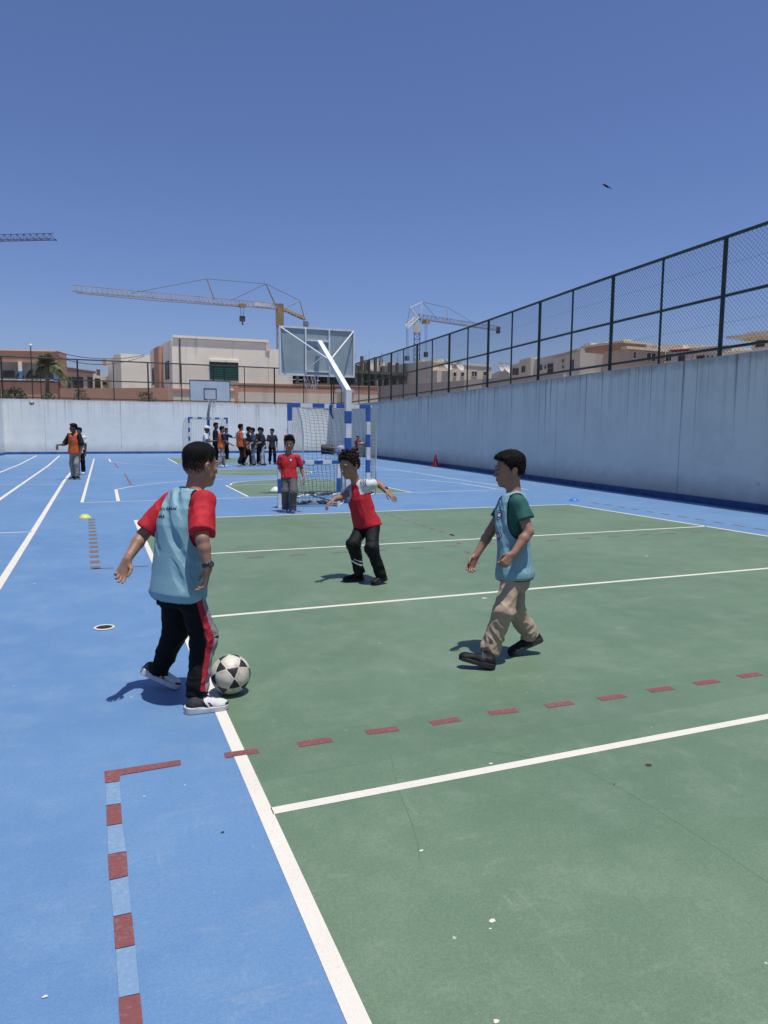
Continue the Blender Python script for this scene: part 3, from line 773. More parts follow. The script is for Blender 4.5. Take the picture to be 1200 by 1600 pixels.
# terracotta block at the left with a shaded gallery
t_ = Bld('school_building', 'terracotta building with a shaded gallery and black wrought railing at the far left', -60, 61, 92, 62, 547.5, 2.5, M['p_terra'], 60, wall='wall')
g0 = t_.block('gallery_shade', -40, 566, 82, 594, M['shade'], .012, .3)  # flat dark panel: the gallery's shade is put into its colour
t_.block('railing_panel', 5, 579, 23, 592, mat('rail_black', (.012, .012, .014), .6), .10, .04); t_.block('railing_panel', 65, 581, 84, 594, mat('rail_dark', (.03, .035, .035), .6), .10, .04)
t_.block('column', 29, 565, 34.5, 580, M['p_white'], .16, .2); t_.block('column_base', 29.5, 580, 35.5, 596, mat('column_blue', (.11, .26, .55), .7), .17, .22)
t_.block('column_base', 85, 584, 92.5, 597, mat('pier_blue', (.11, .26, .55), .7), .17, .22)
t_.block('rail_ledge', -30, 592.3, 85, 594.2, M['trim_white'], .2, .25); t_.block('ledge_shadow_strip', -30, 595.2, 90, 597, mat('ledge_shadow', (.08, .07, .06), .8), .06, .1)  # last dark strip paints the shadow below the ledge
t_.block('coping', -60, 546.2, 92, 548, M['p_cream'], .12, .4)
b = MB()
def scr(*pts): b.tube([t_.f(x, y, .16) for x, y in pts], .075, 5)
scr((63, 578), (63, 592)); scr((60, 577), (60, 591), (57.5, 592.5), (55, 591), (54.5, 587)); scr((56.8, 578), (56.8, 591)); scr((54.5, 590), (51, 592), (48.5, 590), (48.5, 586))
scr((50, 577), (49, 584), (52, 588), (49, 592), (45.5, 591), (44.5, 586), (47, 582), (47.5, 578)); scr((44, 591), (41.5, 592), (41, 589), (43.5, 587.5)); scr((40.5, 590), (46, 580)); scr((26, 592), (27.5, 586), (30, 583.5)); scr((36, 592), (36.5, 587))
b.build('railing_script', mat('script_black', (.012, .012, .014), .6), t_.o)
b = MB(); b.tube([t_.f(93.5, 584, .3), t_.f(93.5, 622, .3)], .12, 6); b.build('downpipe', M['rust'], t_.o)
# long terracotta boundary wall behind the far fence
lw = Bld('garden_wall', 'low terracotta wall running behind the far fence', 93, 58, 262, 56, 606.5, .3, M['p_brown'], 150, 'wall', 'terracotta walls')
# reddish houses between
h1 = Bld('house', 'small reddish brown house with dark doors between the palm and the white flats', 92, 82, 146, 88, 579, 9, M['p_pink'], 120)
h1.block('roof_slab', 96, 574.5, 118, 580, mat('roof_red', (.22, .10, .07), .8), .3, 2.); h1.block('roof_slab', 118, 578.5, 146, 582, mat('roof_red', (.22, .10, .07), .8), .32, 2.)
for x in (104, 113, 122.5, 137): h1.window(x, 590, x+6, 607, 'glass_dark', 'rust', 1)
h2 = Bld('house', 'pale low house with two small windows beside the white flats', 145, 100, 168, 104, 585.5, 8, M['p_white'])
h2.window(148, 592, 155.5, 599, 'glass_dark', 'rust', 1); h2.window(148, 601, 156, 608, 'rust', 'rust', 1); h2.window(160, 597, 165, 601, 'glass_dark', 'p_conc', 1)
b = MB(); b.tube([h2.f(153.5, 577.5, -.5), h2.f(153.5, 587, -.5)], .25, 8); b.build('chimney', M['rust'], h2.o)
# white flats
fl = Bld('apartment_block', 'white flats with a blank side wall and rows of dark balcony openings', 190, 96, 238, 100, 554.5, 1.5, M['p_cream'], 200)
fl2 = VPlane(P(167, 600, 104), P(190, 600, 96))
b = MB(); zt = fl2.uz(180, 555.5)[1]; a_, b_ = fl2.a.copy(), P(190, 600, 96); b_[2] = 0; a_[2] = 0
c_ = (a_+b_)/2-fl2.n*6; c_[2] = zt/2; b.obox(c_, fl2.u*fl2.L/2*.999, fl2.n*5.99, ZU*zt/2); b.build('side_wing', M['p_white'], fl.o)
for (x0, y0, x1, y1) in ((202, 569.5, 214.5, 578), (203, 586.5, 215, 595.5), (203.5, 604.5, 216, 612)): fl.window(x0, y0, x1, y1, 'glass_dark', 'p_conc', 3)
for (x0, y0, x1, y1) in ((217, 568.5, 227, 578), (217, 586, 228, 603), (217.5, 604.5, 229, 612)): fl.window(x0, y0, x1, y1, 'glass_dark', 'p_conc', 2)
fl.block('balcony_slab', 201, 579, 229, 581, M['trim_white'], .5, .6); fl.block('balcony_slab', 201.5, 596.5, 229, 599, M['trim_white'], .5, .6); fl.block('parapet', 200, 561.5, 213, 564, M['trim_white'], .2, .3)
b = MB(); q = fl2(164.5, 566); b.obox(q, fl2.u*.22, fl2.n*.3, ZU*.5); b.build('bay', M['p_terra'], fl.o)
# the white school building
wb = Bld('school_building', 'white building with green louvred windows and brown base below the yellowish crane', 270, 62, 419, 65, 528.5, 12, M['p_white'], 275)
sd = VPlane(P(236, 600, 71), P(269.8, 600, 62))
b = MB(); a_, b_ = sd.a.copy(), P(269.8, 600, 62); a_[2] = b_[2] = 0
zt = wb.top-.02; c_ = (a_+b_)/2-sd.n*3; c_[2] = zt/2-.2; b.obox(c_, sd.u*sd.L/2, sd.n*3, ZU*(zt/2+.1)); b.build('side_wall', M['p_white'], wb.o)
class _S: pass
sw = Bld.__new__(Bld); sw.f = sd; sw.o = wb.o; sw.L = sd.L
sw.block('pilaster', 246, 543, 254, 628, M['p_brown'], .35, .5); sw.block('pilaster_base', 245.5, 607, 258, 632, M['p_terra'], .55, .75)
sw.window(239, 576, 243.5, 600, 'green_shutter', 'glass_dark', 1, 7); sw.window(259.5, 566, 264, 592, 'green_shutter', 'glass_dark', 1, 7)
wb.window(328.5, 566.5, 349.5, 592, 'glass_dark', 'green_shutter', 1, 7); wb.window(350.5, 567, 371, 593.5, 'glass_dark', 'green_shutter', 1, 7)
wb.block('parapet', 270, 527.6, 419, 531.5, M['p_white'], .14, .5); wb.block('roof_upstand', 415, 539, 421.5, 549, M['p_cream'], .1, 1.2)
wb.block('downpipe', 279.5, 530, 281.5, 598, mat('stain_pipe', (.10, .09, .08), .8), .10, .09); wb.block('window_band', 327, 562.5, 372.5, 566, M['p_white'], .16, .25)
wb.block('wing', 419, 546, 457, 640, M['p_white'], -.02, 9); wb.block('wall_base', 366, 601, 457, 640, M['p_brown'], .22, .3); wb.block('base_lip', 262, 608.5, 366, 612, M['p_terra'], .3, .4); wb.block('base_wall', 270, 611.5, 366, 640, M['p_cream'], .2, .3)
lw2 = Bld('garden_wall', 'terracotta yard wall continuing right from the white building behind the near backboard', 372, 57, 590, 60, 602, .3, M['p_brown'], 400, 'wall', 'terracotta walls')
lw2.block('footing', 372, 615, 590, 640, M['p_beige'], .06, .1); lw2.block('coping', 373, 601, 590, 603, M['p_terra'], .05, .38)
kiosk = Bld('kiosk', 'small white roofed kiosk behind the end of the far fence', 527, 55, 551, 55, 611, 2, M['p_cream']); kiosk.block('roof', 525, 608.5, 552.5, 613, M['trim_white'], .4, 2.6)
# concrete skeleton under construction
cs = Bld('construction_frame', 'unfinished grey concrete frame with open dark floors and column stubs on top', 462, 82, 646, 90, 578.5, .01, M['p_conc'], 560, wall='edge_beam')
bpy.data.objects.remove(cs.o.children[0])
def slab(name, y0, y1, x0, x1, dp=14): cs.block(name, x0, y0, x1, y1, M['p_conc'], .0, dp)
slab('floor_slab', 578.5, 583, 462, 646); slab('floor_slab', 601, 606.5, 462, 628); slab('floor_slab', 624, 630, 462, 640)
for x in (466, 490, 514, 538, 557.5, 567, 577.5, 588, 599, 610, 622, 634):
    u, z = cs.f.uz(x, 600)
    for o_ in (-.25, -4.5, -9, -13.5):
        zt = cs.f.uz(577.5, 560+7*((int(x)+int(-o_*3)) % 3) - (3 if o_ > -1 else 0))[1]; b = MB(); b.obox(cs.f.at(u, zt/2, o_-.02), cs.f.u*.15, cs.f.n*.15, ZU*zt/2); b.build('column', M['p_conc'], cs.o)
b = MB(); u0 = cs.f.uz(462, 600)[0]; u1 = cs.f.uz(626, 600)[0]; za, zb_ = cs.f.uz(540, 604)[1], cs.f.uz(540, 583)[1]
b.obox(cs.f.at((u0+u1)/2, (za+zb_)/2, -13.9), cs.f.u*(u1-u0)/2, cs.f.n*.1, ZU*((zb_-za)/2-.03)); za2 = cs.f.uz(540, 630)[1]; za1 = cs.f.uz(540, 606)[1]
b.obox(cs.f.at((u0+u1)/2, (za1+za2)/2, -13.9), cs.f.u*(u1-u0)/2, cs.f.n*.1, ZU*((za1-za2)/2-.03)); b.build('shade_infill', mat('floor_shade', (.055, .05, .046), .9), cs.o)  # near-black panels stand in for the shade inside the open floors
b = MB()
for i in range(46):
    u = u0+(u1-u0)*i/45+random.uniform(-.1, .1); o_ = random.choice((-.6, -2.5, -5)); b.tube([cs.f.at(u, za+.02, o_), cs.f.at(u+random.uniform(-.1, .1), zb_-.05, o_)], .05, 4)
b.build('prop', M['rust'], cs.o)
b = MB()
for i in range(60):
    x = random.choice((557.5, 577.5, 599, 622, 514, 538)); u, z = cs.f.uz(x, 560); o_ = random.choice((-.25, -4.5, -9)); zz = cs.f.uz(577.5, 572)[1]
    b.tube([cs.f.at(u+random.uniform(-.2, .2), zz, o_), cs.f.at(u+random.uniform(-.25, .25), zz+random.uniform(1., 1.9), o_)], .02, 3)
b.build('rebar', M['rust'], cs.o)
# pale blocks behind the frame
hb = Bld('apartment_block', 'cream block rising behind the unfinished concrete frame', 566, 118, 642, 124, 571, 10, M['p_white'], 600); hb.block('parapet', 584, 566, 600, 573, M['p_cream'], .2, 3)
hb2 = Bld('apartment_block', 'grey brown block beside the foot of the white and blue grey crane', 642, 112, 676, 118, 580, 8, M['p_beige'], 660); hb2.window(640, 580, 648, 600, 'glass_dark', 'p_conc', 2)
# hoarding / block wall behind the right fence
hw = Bld('site_wall', 'long grey block wall behind the right fence and below the cream flats', 587, 66, 880, 50, 603, .25, M['p_grey'], 600, 'wall', 'site walls')
hw.block('pale_panel', 726, 593, 752.5, 618, M['p_cream'], .05, .1)
hw2 = Bld('site_wall', 'taller stepped part of the grey block wall under the white and blue grey crane', 602, 64, 752, 56, 600, .3, M['p_grey'], 640, 'wall', 'site walls')
# flats on the right
f1 = Bld('apartment_block', 'beige flat roofed house with one square window seen through the right fence', 676, 86, 768, 92, 569, 10, M['p_cream'], 740)
f1.window(737, 580.5, 744.5, 588, 'glass_dark', 'trim_white', 2); f1.block('shaded_bay', 676, 580, 700, 600, M['p_beige'], .8, 1.2); f1.window(681, 584, 690, 594, 'glass_dark', 'rust', 1)
f1.block('stair_tower', 686, 562.5, 719, 570, M['p_beige'], -1, 3); f1.block('parapet', 676, 568.3, 768, 570.5, M['p_beige'], .1, .3)
b = MB()
for x in (697, 716): b.lathe(f1.f(x, 573+(x-697)*.05, .9), [(.02, 0), (.35, .06), (.62, .28), (.66, .34)], 14, (.3, -.8, .5))
b.build('satellite_dish', M['trim_white'], f1.o)
f2 = Bld('apartment_block', 'low dim house with white dishes between two blocks behind the right fence', 778, 100, 800, 100, 580, 6, M['p_beige'])
b = MB()
for x in (783, 791): b.lathe(f2.f(x, 577, .3), [(.02, 0), (.4, .06), (.8, .3), (.85, .36)], 14, (.3, -.8, .5))
b.build('satellite_dish', M['trim_white'], f2.o)
f3 = Bld('apartment_block', 'brown grey block of flats with pairs of narrow windows behind the right fence', 796, 90, 888, 74, 566.5, 10, M['p_beige'], 815)
for x in (802, 807): f3.window(x, 576, x+3.2, 585, 'glass_dark', 'p_conc', 1)
f3.block('white_bay', 818, 560.5, 836, 590, M['p_cream'], .5, 1.); f3.window(822.5, 573, 827, 581, 'glass_dark', 'p_conc', 1, proud=.5)
f3.window(843.5, 571, 847, 578, 'glass_dark', 'p_conc', 1)
for x, y in ((857, 569), (861.5, 568.5), (857, 576.5), (861.5, 576)): f3.window(x, y, x+2.6, y+5.2, 'glass_dark', 'p_conc', 1)
f4 = Bld('apartment_block', 'tall block of flats with a crowded roof terrace near the fence post', 866, 78, 905, 70, 552.5, 9, M['p_beige'], 880)
f4.block('cornice', 864, 552, 905, 555.5, M['p_pink'], .25, .4); f4.window(893, 563, 896.5, 569, 'glass_dark', 'p_conc', 1); f4.window(893, 571, 896.5, 577, 'glass_dark', 'p_conc', 1)
def clutter(bd, x0, x1, y, hpx, n, m):
    for i in range(n):
        b = MB(); x = x0+(x1-x0)*(i+random.random())/n; u, z = bd.f.uz(x, y); u2, z2 = bd.f.uz(x, y-hpx*random.uniform(.3, 1)); hw_ = random.uniform(.10, .5)
        b.obox(bd.f.at(u, (z+z2)/2-.1, -random.uniform(.5, 5)), bd.f.u*hw_, bd.f.n*hw_, ZU*((z2-z)/2+.1)); b.build('rooftop_box', m, bd.o)
for x, y in ((813, 574), (830, 571), (851.5, 570.5), (872, 562), (872, 571), (879, 561), (879, 570)): (f3 if x < 866 else f4).window(x, y, x+3, y+5.5, 'glass_dark', 'trim_white', 1)
for x, y in ((708, 582), (720, 582), (755, 581)): f1.window(x, y, x+4.5, y+6, 'glass_dark', 'trim_white', 1)
clutter(f4, 867, 904, 552, 8, 14, M['p_cream']); clutter(f3, 818, 866, 561, 4, 12, M['p_beige']); clutter(f1, 686, 718, 563, 5, 9, M['p_cream']); clutter(hb, 570, 640, 571, 6, 10, M['p_pink'])
f5 = Bld('apartment_block', 'row of beige flats with small windows left of the pink corner house', 905, 76, 976, 66, 545.5, 9, M['p_beige'], 940)
for x, y in ((913, 562), (921, 560), (937, 557), (955, 556), (961, 555.5)): f5.window(x, y, x+3.6, y+8, 'glass_dark', 'p_conc', 1)
f5.block('parapet', 905, 547, 976, 550, M['p_pink'], .12, .3); clutter(f5, 906, 975, 546, 5, 14, M['p_cream'])
f6 = Bld('apartment_block', 'salmon corner house with pale stepped cornices and a roof pavilion', 977, 58, 1037, 60, 546, 2.5, M['p_pink'], 1000)
f6.block('cornice', 974, 544, 1039, 548, M['p_cream'], .35, .6); f6.block('pavilion', 974, 535, 1015, 545, M['p_terra'], -.3, 4); f6.block('pavilion_cornice', 972, 534, 1017, 537, M['p_cream'], .1, 4.8)
f6.window(1010, 552, 1024, 564, 'glass_dark', 'p_beige', 2); f6.window(989, 550, 993, 560, 'glass_dark', 'p_beige', 1); clutter(f6, 975, 1016, 535, 8, 10, M['p_cream']); clutter(f6, 1018, 1038, 544, 6, 5, M['p_cream'])
f7 = Bld('apartment_block', 'long beige house with red awnings and dark shutters right of the salmon house', 1038, 60, 1140, 56, 545, 9, M['p_beige'], 1080)
f7.block('awning', 1052, 547, 1064, 549.5, mat('awning_red', (.30, .03, .04), .7), .5, .6); f7.block('awning', 1066, 546.5, 1080, 549, mat('awning_red', (.30, .03, .04), .7), .5, .6)
f7.block('white_bay', 1051, 549.5, 1082, 575, M['trim_white'], .18, .3); f7.window(1063.5, 555, 1071, 566, 'glass_dark', 'rust', 1, proud=.2); f7.window(1090, 557, 1094, 566, 'glass_dark', 'rust', 1); f7.window(1096.5, 556.5, 1100, 566, 'glass_dark', 'rust', 1); f7.window(1042, 555, 1045.5, 563, 'glass_dark', 'p_conc', 1)
f7.block('parapet', 1038, 543.5, 1140, 546.5, M['p_cream'], .14, .3)
for x in (1046.5, 1105, 1112, 1121, 1130): f7.window(x, 555.5, x+3.2, 563.5, 'glass_dark', 'trim_white', 1)
f7.block('white_band', 1084, 549.5, 1104, 552, M['trim_white'], .2, .3)
clutter(f7, 1040, 1138, 544, 6, 22, M['p_cream'])
f8 = Bld('pavilion_house', 'beige tower house with a wide flat eave at the right edge', 1171, 50, 1230, 48, 524, 6, M['p_beige'], 1180)
f8.window(1183, 533, 1194, 541, 'glass_dark', 'p_conc', 2); f8.block('eave', 1145, 522, 1250, 525.5, M['p_beige'], .9, 3.2); f8.block('roof', 1172, 516.5, 1250, 522.2, M['p_pink'], .5, 2.4)
f9 = Bld('house', 'low cream house below the wide eave at the right edge', 1120, 52, 1190, 50, 549, 5, M['p_cream'], 1150); clutter(f9, 1122, 1188, 549, 4, 9, M['p_cream'])
# overhead wires between the palm and the flats
b = MB()
for (p0, p1, p2, p3) in (((88, 549), (125, 562), (190, 565), (226, 554)), ((88, 556), (130, 574), (180, 574), (226, 556))):
    pts = [P(*p0, 60), P(*p1, 68), P(*p2, 80), P(*p3, 92)]
    b.tube([((1-t)**3)*pts[0]+3*t*(1-t)**2*pts[1]+3*t*t*(1-t)*pts[2]+t**3*pts[3] for t in np.linspace(0, 1, 18)], .035, 4)
tag(b.build('overhead_cable', M['cable']), 'two thin overhead cables sagging between the palm and the white flats', 'cable')
# lamp above the far fence
lp = G(52, 712); lp = P(50.5, 600, 40.9); lp[2] = WZ+.07
la = thing('floodlight', 'small round white lamp above the far fence near the left edge', 'lamp', lp, None)
zt = float(P(50.5, 541, depth(lp))[2])
b = MB(); b.tube([lp, lp+ZU*(zt-lp[2]-.09)], .03, 6); b.build('bracket', M['fence_green'], la)
b = MB(); q = lp.copy(); q[2] = zt-.10; b.lathe(q, [(.0, 0), (.07, .01), (.105, .07), (.10, .14), (.05, .19), (.0, .20)], 16); b.build('lamp_head', M['trim_white'], la, True)

# ------------------------------------------------------------------ planting beyond the far wall
def leaf_mat(name, c, c2):
    k = NB(name); v = k.pos(); oi = k.noise(v, 7, 2)
    k.color(k.mix(k.ramp(oi, .3, .7), c, c2)); k.set(.6, 0, .3); k.b.inputs['Transmission Weight'].default_value = 0
    return k.m
M['leaf'] = leaf_mat('shrub_leaf', (.045, .070, .030), (.10, .11, .05))
M['frond'] = leaf_mat('palm_frond', (.055, .095, .030), (.16, .17, .07))
M['bark'] = mat('palm_bark', (.16, .13, .11), .9, .4, 3)
def shrub(px, py, D, w_, h_, label, n=260):
    q = P(px, py, D); q[2] = max(0.0, 0); base = np.array([q[0], q[1], 0.]); top = float(P(px, py, D)[2])
    r = thing('shrub', label, 'shrub', base, 'shrubs behind the far wall')
    b = MB()
    for i in range(7): b.tube([base+(random.uniform(-.1, .1), 0, 0), base+HR*random.uniform(-w_, w_)*.4+ZU*(top*.8)], [.04, .012], 5)
    b.build('stem', M['bark'], r)
    b = MB()
    for i in range(n):
        t = random.random(); ang = random.uniform(0, 2*math.pi); rr = w_*math.sqrt(random.random())*(1-.55*t)
        c = base+np.array([rr*math.cos(ang), rr*math.sin(ang), top-h_*(1-t)*1.0])
        d = RNG.normal(size=3); d /= np.linalg.norm(d); e = np.cross(d, RNG.normal(size=3)); e /= np.linalg.norm(e); L = random.uniform(.07, .16)
        b.face([c-d*L, c+e*L*.35, c+d*L, c-e*L*.35])
    b.build('foliage', M['leaf'], r)
shrub(24, 606, 52, .9, 1.6, 'low dark shrub in front of the terracotta building', 420); shrub(33, 611, 52, .7, 1.3, 'small shrub beside the low dark shrub left of the palm')
shrub(10, 609, 52, .6, 1.3, 'sparse shrub at the left corner of the far fence'); shrub(126, 609, 53, .8, 1.4, 'bushy shrub against the low terracotta wall'); shrub(75, 613, 51, .8, 1.2, 'grassy shrub at the foot of the palm'); shrub(228, 613, 54, 1.0, 1.1, 'dry shrub below the white building pilaster')
pb = P(74, 600, 54); pb[2] = 0; ptop = float(P(74, 572, 54)[2])
pt = thing('palm_tree', 'shaggy palm with drooping yellow green fronds in front of the terracotta building', 'palm', pb)
b = MB(); b.tube([pb+ZU*z+HR*(.05*math.sin(z*1.3)) for z in np.linspace(0, ptop, 14)], [.13+.02*(i % 2) for i in range(14)], 9); b.build('trunk', M['bark'], pt, False)
b = MB(); c0_ = pb+ZU*ptop
def frond(az, el, L, droop):
    d = HR*math.cos(az)+HF*math.sin(az); pts = []
    for i in range(13):
        t = i/12; pts.append(c0_+d*L*t*math.cos(el)*(1-.15*t)+ZU*(L*t*math.sin(el)-droop*t*t*L))
    for i in range(12):
        p, q = pts[i], pts[i+1]; ax = q-p; ax /= np.linalg.norm(ax); sd = np.cross(ax, ZU); sd /= np.linalg.norm(sd)+1e-9
        for k in range(3):
            pp = lerp(p, q, k/3)
            for s_ in (-1, 1):
                ln = .62*math.sin(math.pi*min(1, (i+k/3)/12*.9+.12))*random.uniform(.8, 1.15); tip = pp+(sd*s_*.75+ax*.5-ZU*random.uniform(.15, .55))*ln
                b.face([pp-ax*.03, tip, pp+ax*.04])
    b.tube(pts, [.03-.002*i for i in range(13)], 4, False)
for i in range(46): frond(random.uniform(0, 6.28), random.uniform(.3, 1.5), random.uniform(.7, 1.35), random.uniform(.15, .7))
for i in range(13): frond(random.uniform(-.5, .4), random.uniform(-.3, .6), random.uniform(1.5, 2.3), random.uniform(.5, .95))
for i in range(7): frond(random.uniform(2.4, 4.2), random.uniform(-.3, .5), random.uniform(.6, .9), random.uniform(.5, .9))
b.build('crown', M['frond'], pt)

# ------------------------------------------------------------------ people: bodies and clothes as signed-distance solids
def nz(v): v = np.asarray(v, float); return v/(np.linalg.norm(v)+1e-12)
_TAB = RNG.random(65536)
def vnoise(p):
    i = np.floor(p).astype(np.int64); f = p-i; f = f*f*(3-2*f); r = 0
    for dx in (0, 1):
        for dy in (0, 1):
            for dz in (0, 1):
                h = ((i[:, 0]+dx)*73856093 ^ (i[:, 1]+dy)*19349663 ^ (i[:, 2]+dz)*83492791) & 65535
                wt = (f[:, 0] if dx else 1-f[:, 0])*(f[:, 1] if dy else 1-f[:, 1])*(f[:, 2] if dz else 1-f[:, 2])
                r = r+wt*_TAB[h]
    return r
def smin(a, b, k):
    h = np.maximum(k-np.abs(a-b), 0)/k; return np.minimum(a, b)-h*h*k*.25
class Loft:
    """tapering elliptical column through stations (centre, side, front, rx, ry)"""
    def __init__(s, st, n=2.3):
        s.c = np.array([q[0] for q in st], float); s.sd = np.array([nz(q[1]) for q in st]); s.fr = np.array([nz(q[2]) for q in st])
        s.rx = np.array([q[3] for q in st], float); s.ry = np.array([q[4] for q in st], float); s.n = n
        s.a = s.c[0]; s.ax = nz(s.c[-1]-s.c[0]); s.t = (s.c-s.a) @ s.ax
        R_ = max(s.rx.max(), s.ry.max()); s.lo = s.c.min(0)-R_; s.hi = s.c.max(0)+R_
    def local(s, p):
        t = (p-s.a) @ s.ax; g = lambda col: np.interp(t, s.t, col)
        c = np.stack([g(s.c[:, k]) for k in range(3)], -1); sd = np.stack([g(s.sd[:, k]) for k in range(3)], -1); fr = np.stack([g(s.fr[:, k]) for k in range(3)], -1)
        d = p-c; return (d*sd).sum(-1), (d*fr).sum(-1), t, g(s.rx), g(s.ry)
    def __call__(s, p):
        x, y, t, rx, ry = s.local(p)
        q = ((np.abs(x)/rx)**s.n+(np.abs(y)/ry)**s.n)**(1/s.n)
        d = (q-1)*np.minimum(rx, ry)
        return np.maximum(d, np.maximum(s.t[0]-t, t-s.t[-1]))
class Cap:
    def __init__(s, a, b, ra, rb, cut=None, flat=None):
        s.a, s.b = np.asarray(a, float), np.asarray(b, float); s.ra, s.rb = ra, rb; s.cut = cut; r = max(ra, rb)
        s.lo = np.minimum(s.a, s.b)-r; s.hi = np.maximum(s.a, s.b)+r
        if cut == 'b':                                           # extend beyond b so that the cut is flat
            pass
        s.flat = flat                                            # (axis, factor): squash across an axis
    def __call__(s, p):
        d = s.b-s.a; L2 = d @ d; q = p-s.a
        if s.flat is not None:
            ax, k = s.flat; q = q+ax*((q @ ax)*(1/k-1))[..., None]
        t = (q @ d)/L2; tc = np.clip(t, 0, 1.6 if s.cut else 1)
        r = s.ra+(s.rb-s.ra)*np.clip(t, 0, 1.2)
        f = np.linalg.norm(q-tc[..., None]*d, axis=-1)-r
        if s.cut: f = np.maximum(f, (t-1)*math.sqrt(L2))
        return f
class Ell:
    def __init__(s, c, ax, r):
        s.c = np.asarray(c, float); s.ax = np.array([nz(a) for a in ax]); s.r = np.asarray(r, float); R_ = s.r.max(); s.lo = s.c-R_; s.hi = s.c+R_
    def __call__(s, p):
        q = (p-s.c) @ s.ax.T; k0 = np.linalg.norm(q/s.r, axis=-1); k1 = np.linalg.norm(q/(s.r**2), axis=-1)
        return k0*(k0-1)/np.maximum(k1, 1e-9)
class Slab:
    """flat-bottomed foot slab: capsule outline in the plane, limited thickness"""
    def __init__(s, a, b, ra, rb, up, z0, z1):
        s.a, s.b = np.asarray(a, float), np.asarray(b, float); s.ra, s.rb, s.up, s.z0, s.z1 = ra, rb, nz(up), z0, z1
        r = max(ra, rb)+abs(z1)+.01; s.lo = np.minimum(s.a, s.b)-r; s.hi = np.maximum(s.a, s.b)+r
    def __call__(s, p):
        d = s.b-s.a; q = p-s.a; h = q @ s.up; q = q-h[..., None]*s.up; t = np.clip((q @ d)/(d @ d), 0, 1)
        f = np.linalg.norm(q-t[..., None]*d, axis=-1)-(s.ra+(s.rb-s.ra)*t)
        g = np.abs(h-(s.z0+s.z1)/2)-(s.z1-s.z0)/2
        return np.maximum(f, g)
class Field:
    def __init__(s, lo, hi, h):
        s.h = h; s.lo = np.floor(np.asarray(lo)/h)*h-3*h; s.n = np.ceil((np.asarray(hi)-s.lo)/h).astype(int)+4
        s.F = np.full(s.n, .2, np.float32)
    def _blk(s, lo, hi):
        i0 = np.clip(np.floor((lo-s.lo)/s.h).astype(int), 0, s.n); i1 = np.clip(np.ceil((hi-s.lo)/s.h).astype(int)+1, 0, s.n)
        if (i1 <= i0).any(): return None, None
        sl = tuple(slice(a, b) for a, b in zip(i0, i1))
        g = np.stack(np.meshgrid(*[s.lo[k]+s.h*np.arange(i0[k], i1[k]) for k in range(3)], indexing='ij'), -1)
        return sl, g
    def add(s, pr, k=.012):
        m = k+3*s.h; sl, g = s._blk(pr.lo-m, pr.hi+m)
        if sl is None: return s
        d = pr(g).astype(np.float32); s.F[sl] = smin(s.F[sl], d, k) if k > 1e-4 else np.minimum(s.F[sl], d); return s
    def sub(s, pr, k=.006):
        m = k+3*s.h; sl, g = s._blk(pr.lo-m, pr.hi+m)
        if sl is None: return s
        d = pr(g).astype(np.float32); s.F[sl] = -smin(-s.F[sl], d, k); return s
    def cut(s, pt, nrm, lo=None, hi=None):
        """removes what lies on the side the normal points to"""
        sl, g = s._blk(s.lo if lo is None else np.asarray(lo), s.lo+s.h*s.n if hi is None else np.asarray(hi))
        if sl is None: return s
        s.F[sl] = np.maximum(s.F[sl], ((g-np.asarray(pt)) @ nz(nrm)).astype(np.float32)); return s
    def mesh(s):
        F = s.F; ins = F < 0; n = np.array(F.shape); c = n-1
        cnt = np.zeros(c, np.int8)
        for o in np.ndindex(2, 2, 2): cnt += ins[o[0]:o[0]+c[0], o[1]:o[1]+c[1], o[2]:o[2]+c[2]]
        act = (cnt > 0) & (cnt < 8); idx = np.argwhere(act); ids = np.full(c, -1, np.int64); ids[act] = np.arange(len(idx))
        acc = np.zeros((len(idx), 3)); num = np.zeros(len(idx))
        for ax in range(3):
            o1, o2 = [k for k in range(3) if k != ax]
            for a in (0, 1):
                for b in (0, 1):
                    p0 = idx.copy(); p0[:, o1] += a; p0[:, o2] += b; p1 = p0.copy(); p1[:, ax] += 1
                    f0 = F[tuple(p0.T)]; f1 = F[tuple(p1.T)]; m = (f0 < 0) != (f1 < 0); t = f0[m]/(f0[m]-f1[m])
                    q = p0[m].astype(float); q[:, ax] += t; acc[m] += q; num[m] += 1
        V = s.lo+s.h*acc/num[:, None]; Q = []
        for ax in range(3):
            o1, o2 = [(1, 2), (2, 0), (0, 1)][ax]
            sl0 = [slice(None)]*3; sl1 = [slice(None)]*3; sl0[ax] = slice(0, -1); sl1[ax] = slice(1, None)
            a, b = ins[tuple(sl0)], ins[tuple(sl1)]
            e = np.argwhere(a != b); e = e[(e[:, o1] > 0) & (e[:, o2] > 0) & (e[:, o1] < n[o1]-1) & (e[:, o2] < n[o2]-1)]
            sgn = a[tuple(e.T)]
            def cid(d1, d2): q = e.copy(); q[:, o1] -= d1; q[:, o2] -= d2; return ids[tuple(q.T)]
            quad = np.stack([cid(1, 1), cid(0, 1), cid(0, 0), cid(1, 0)], -1)
            quad[~sgn] = quad[~sgn][:, ::-1]; Q.append(quad)
        return V, np.concatenate(Q)
def vnormals(V, Q):
    N = np.zeros_like(V); fn = np.cross(V[Q[:, 2]]-V[Q[:, 0]], V[Q[:, 3]]-V[Q[:, 1]])
    for k in range(4): np.add.at(N, Q[:, k], fn)
    return N/(np.linalg.norm(N, axis=1, keepdims=True)+1e-12)
def relax(V, Q, it=1, lam=.5):
    for _ in range(it):
        S = np.zeros_like(V); C = np.zeros(len(V))
        for k in range(4):
            for o in (1, 3): np.add.at(S, Q[:, k], V[Q[:, (k+o) % 4]]); np.add.at(C, Q[:, k], 1)
        V = V+(S/C[:, None]-V)*lam
    return V
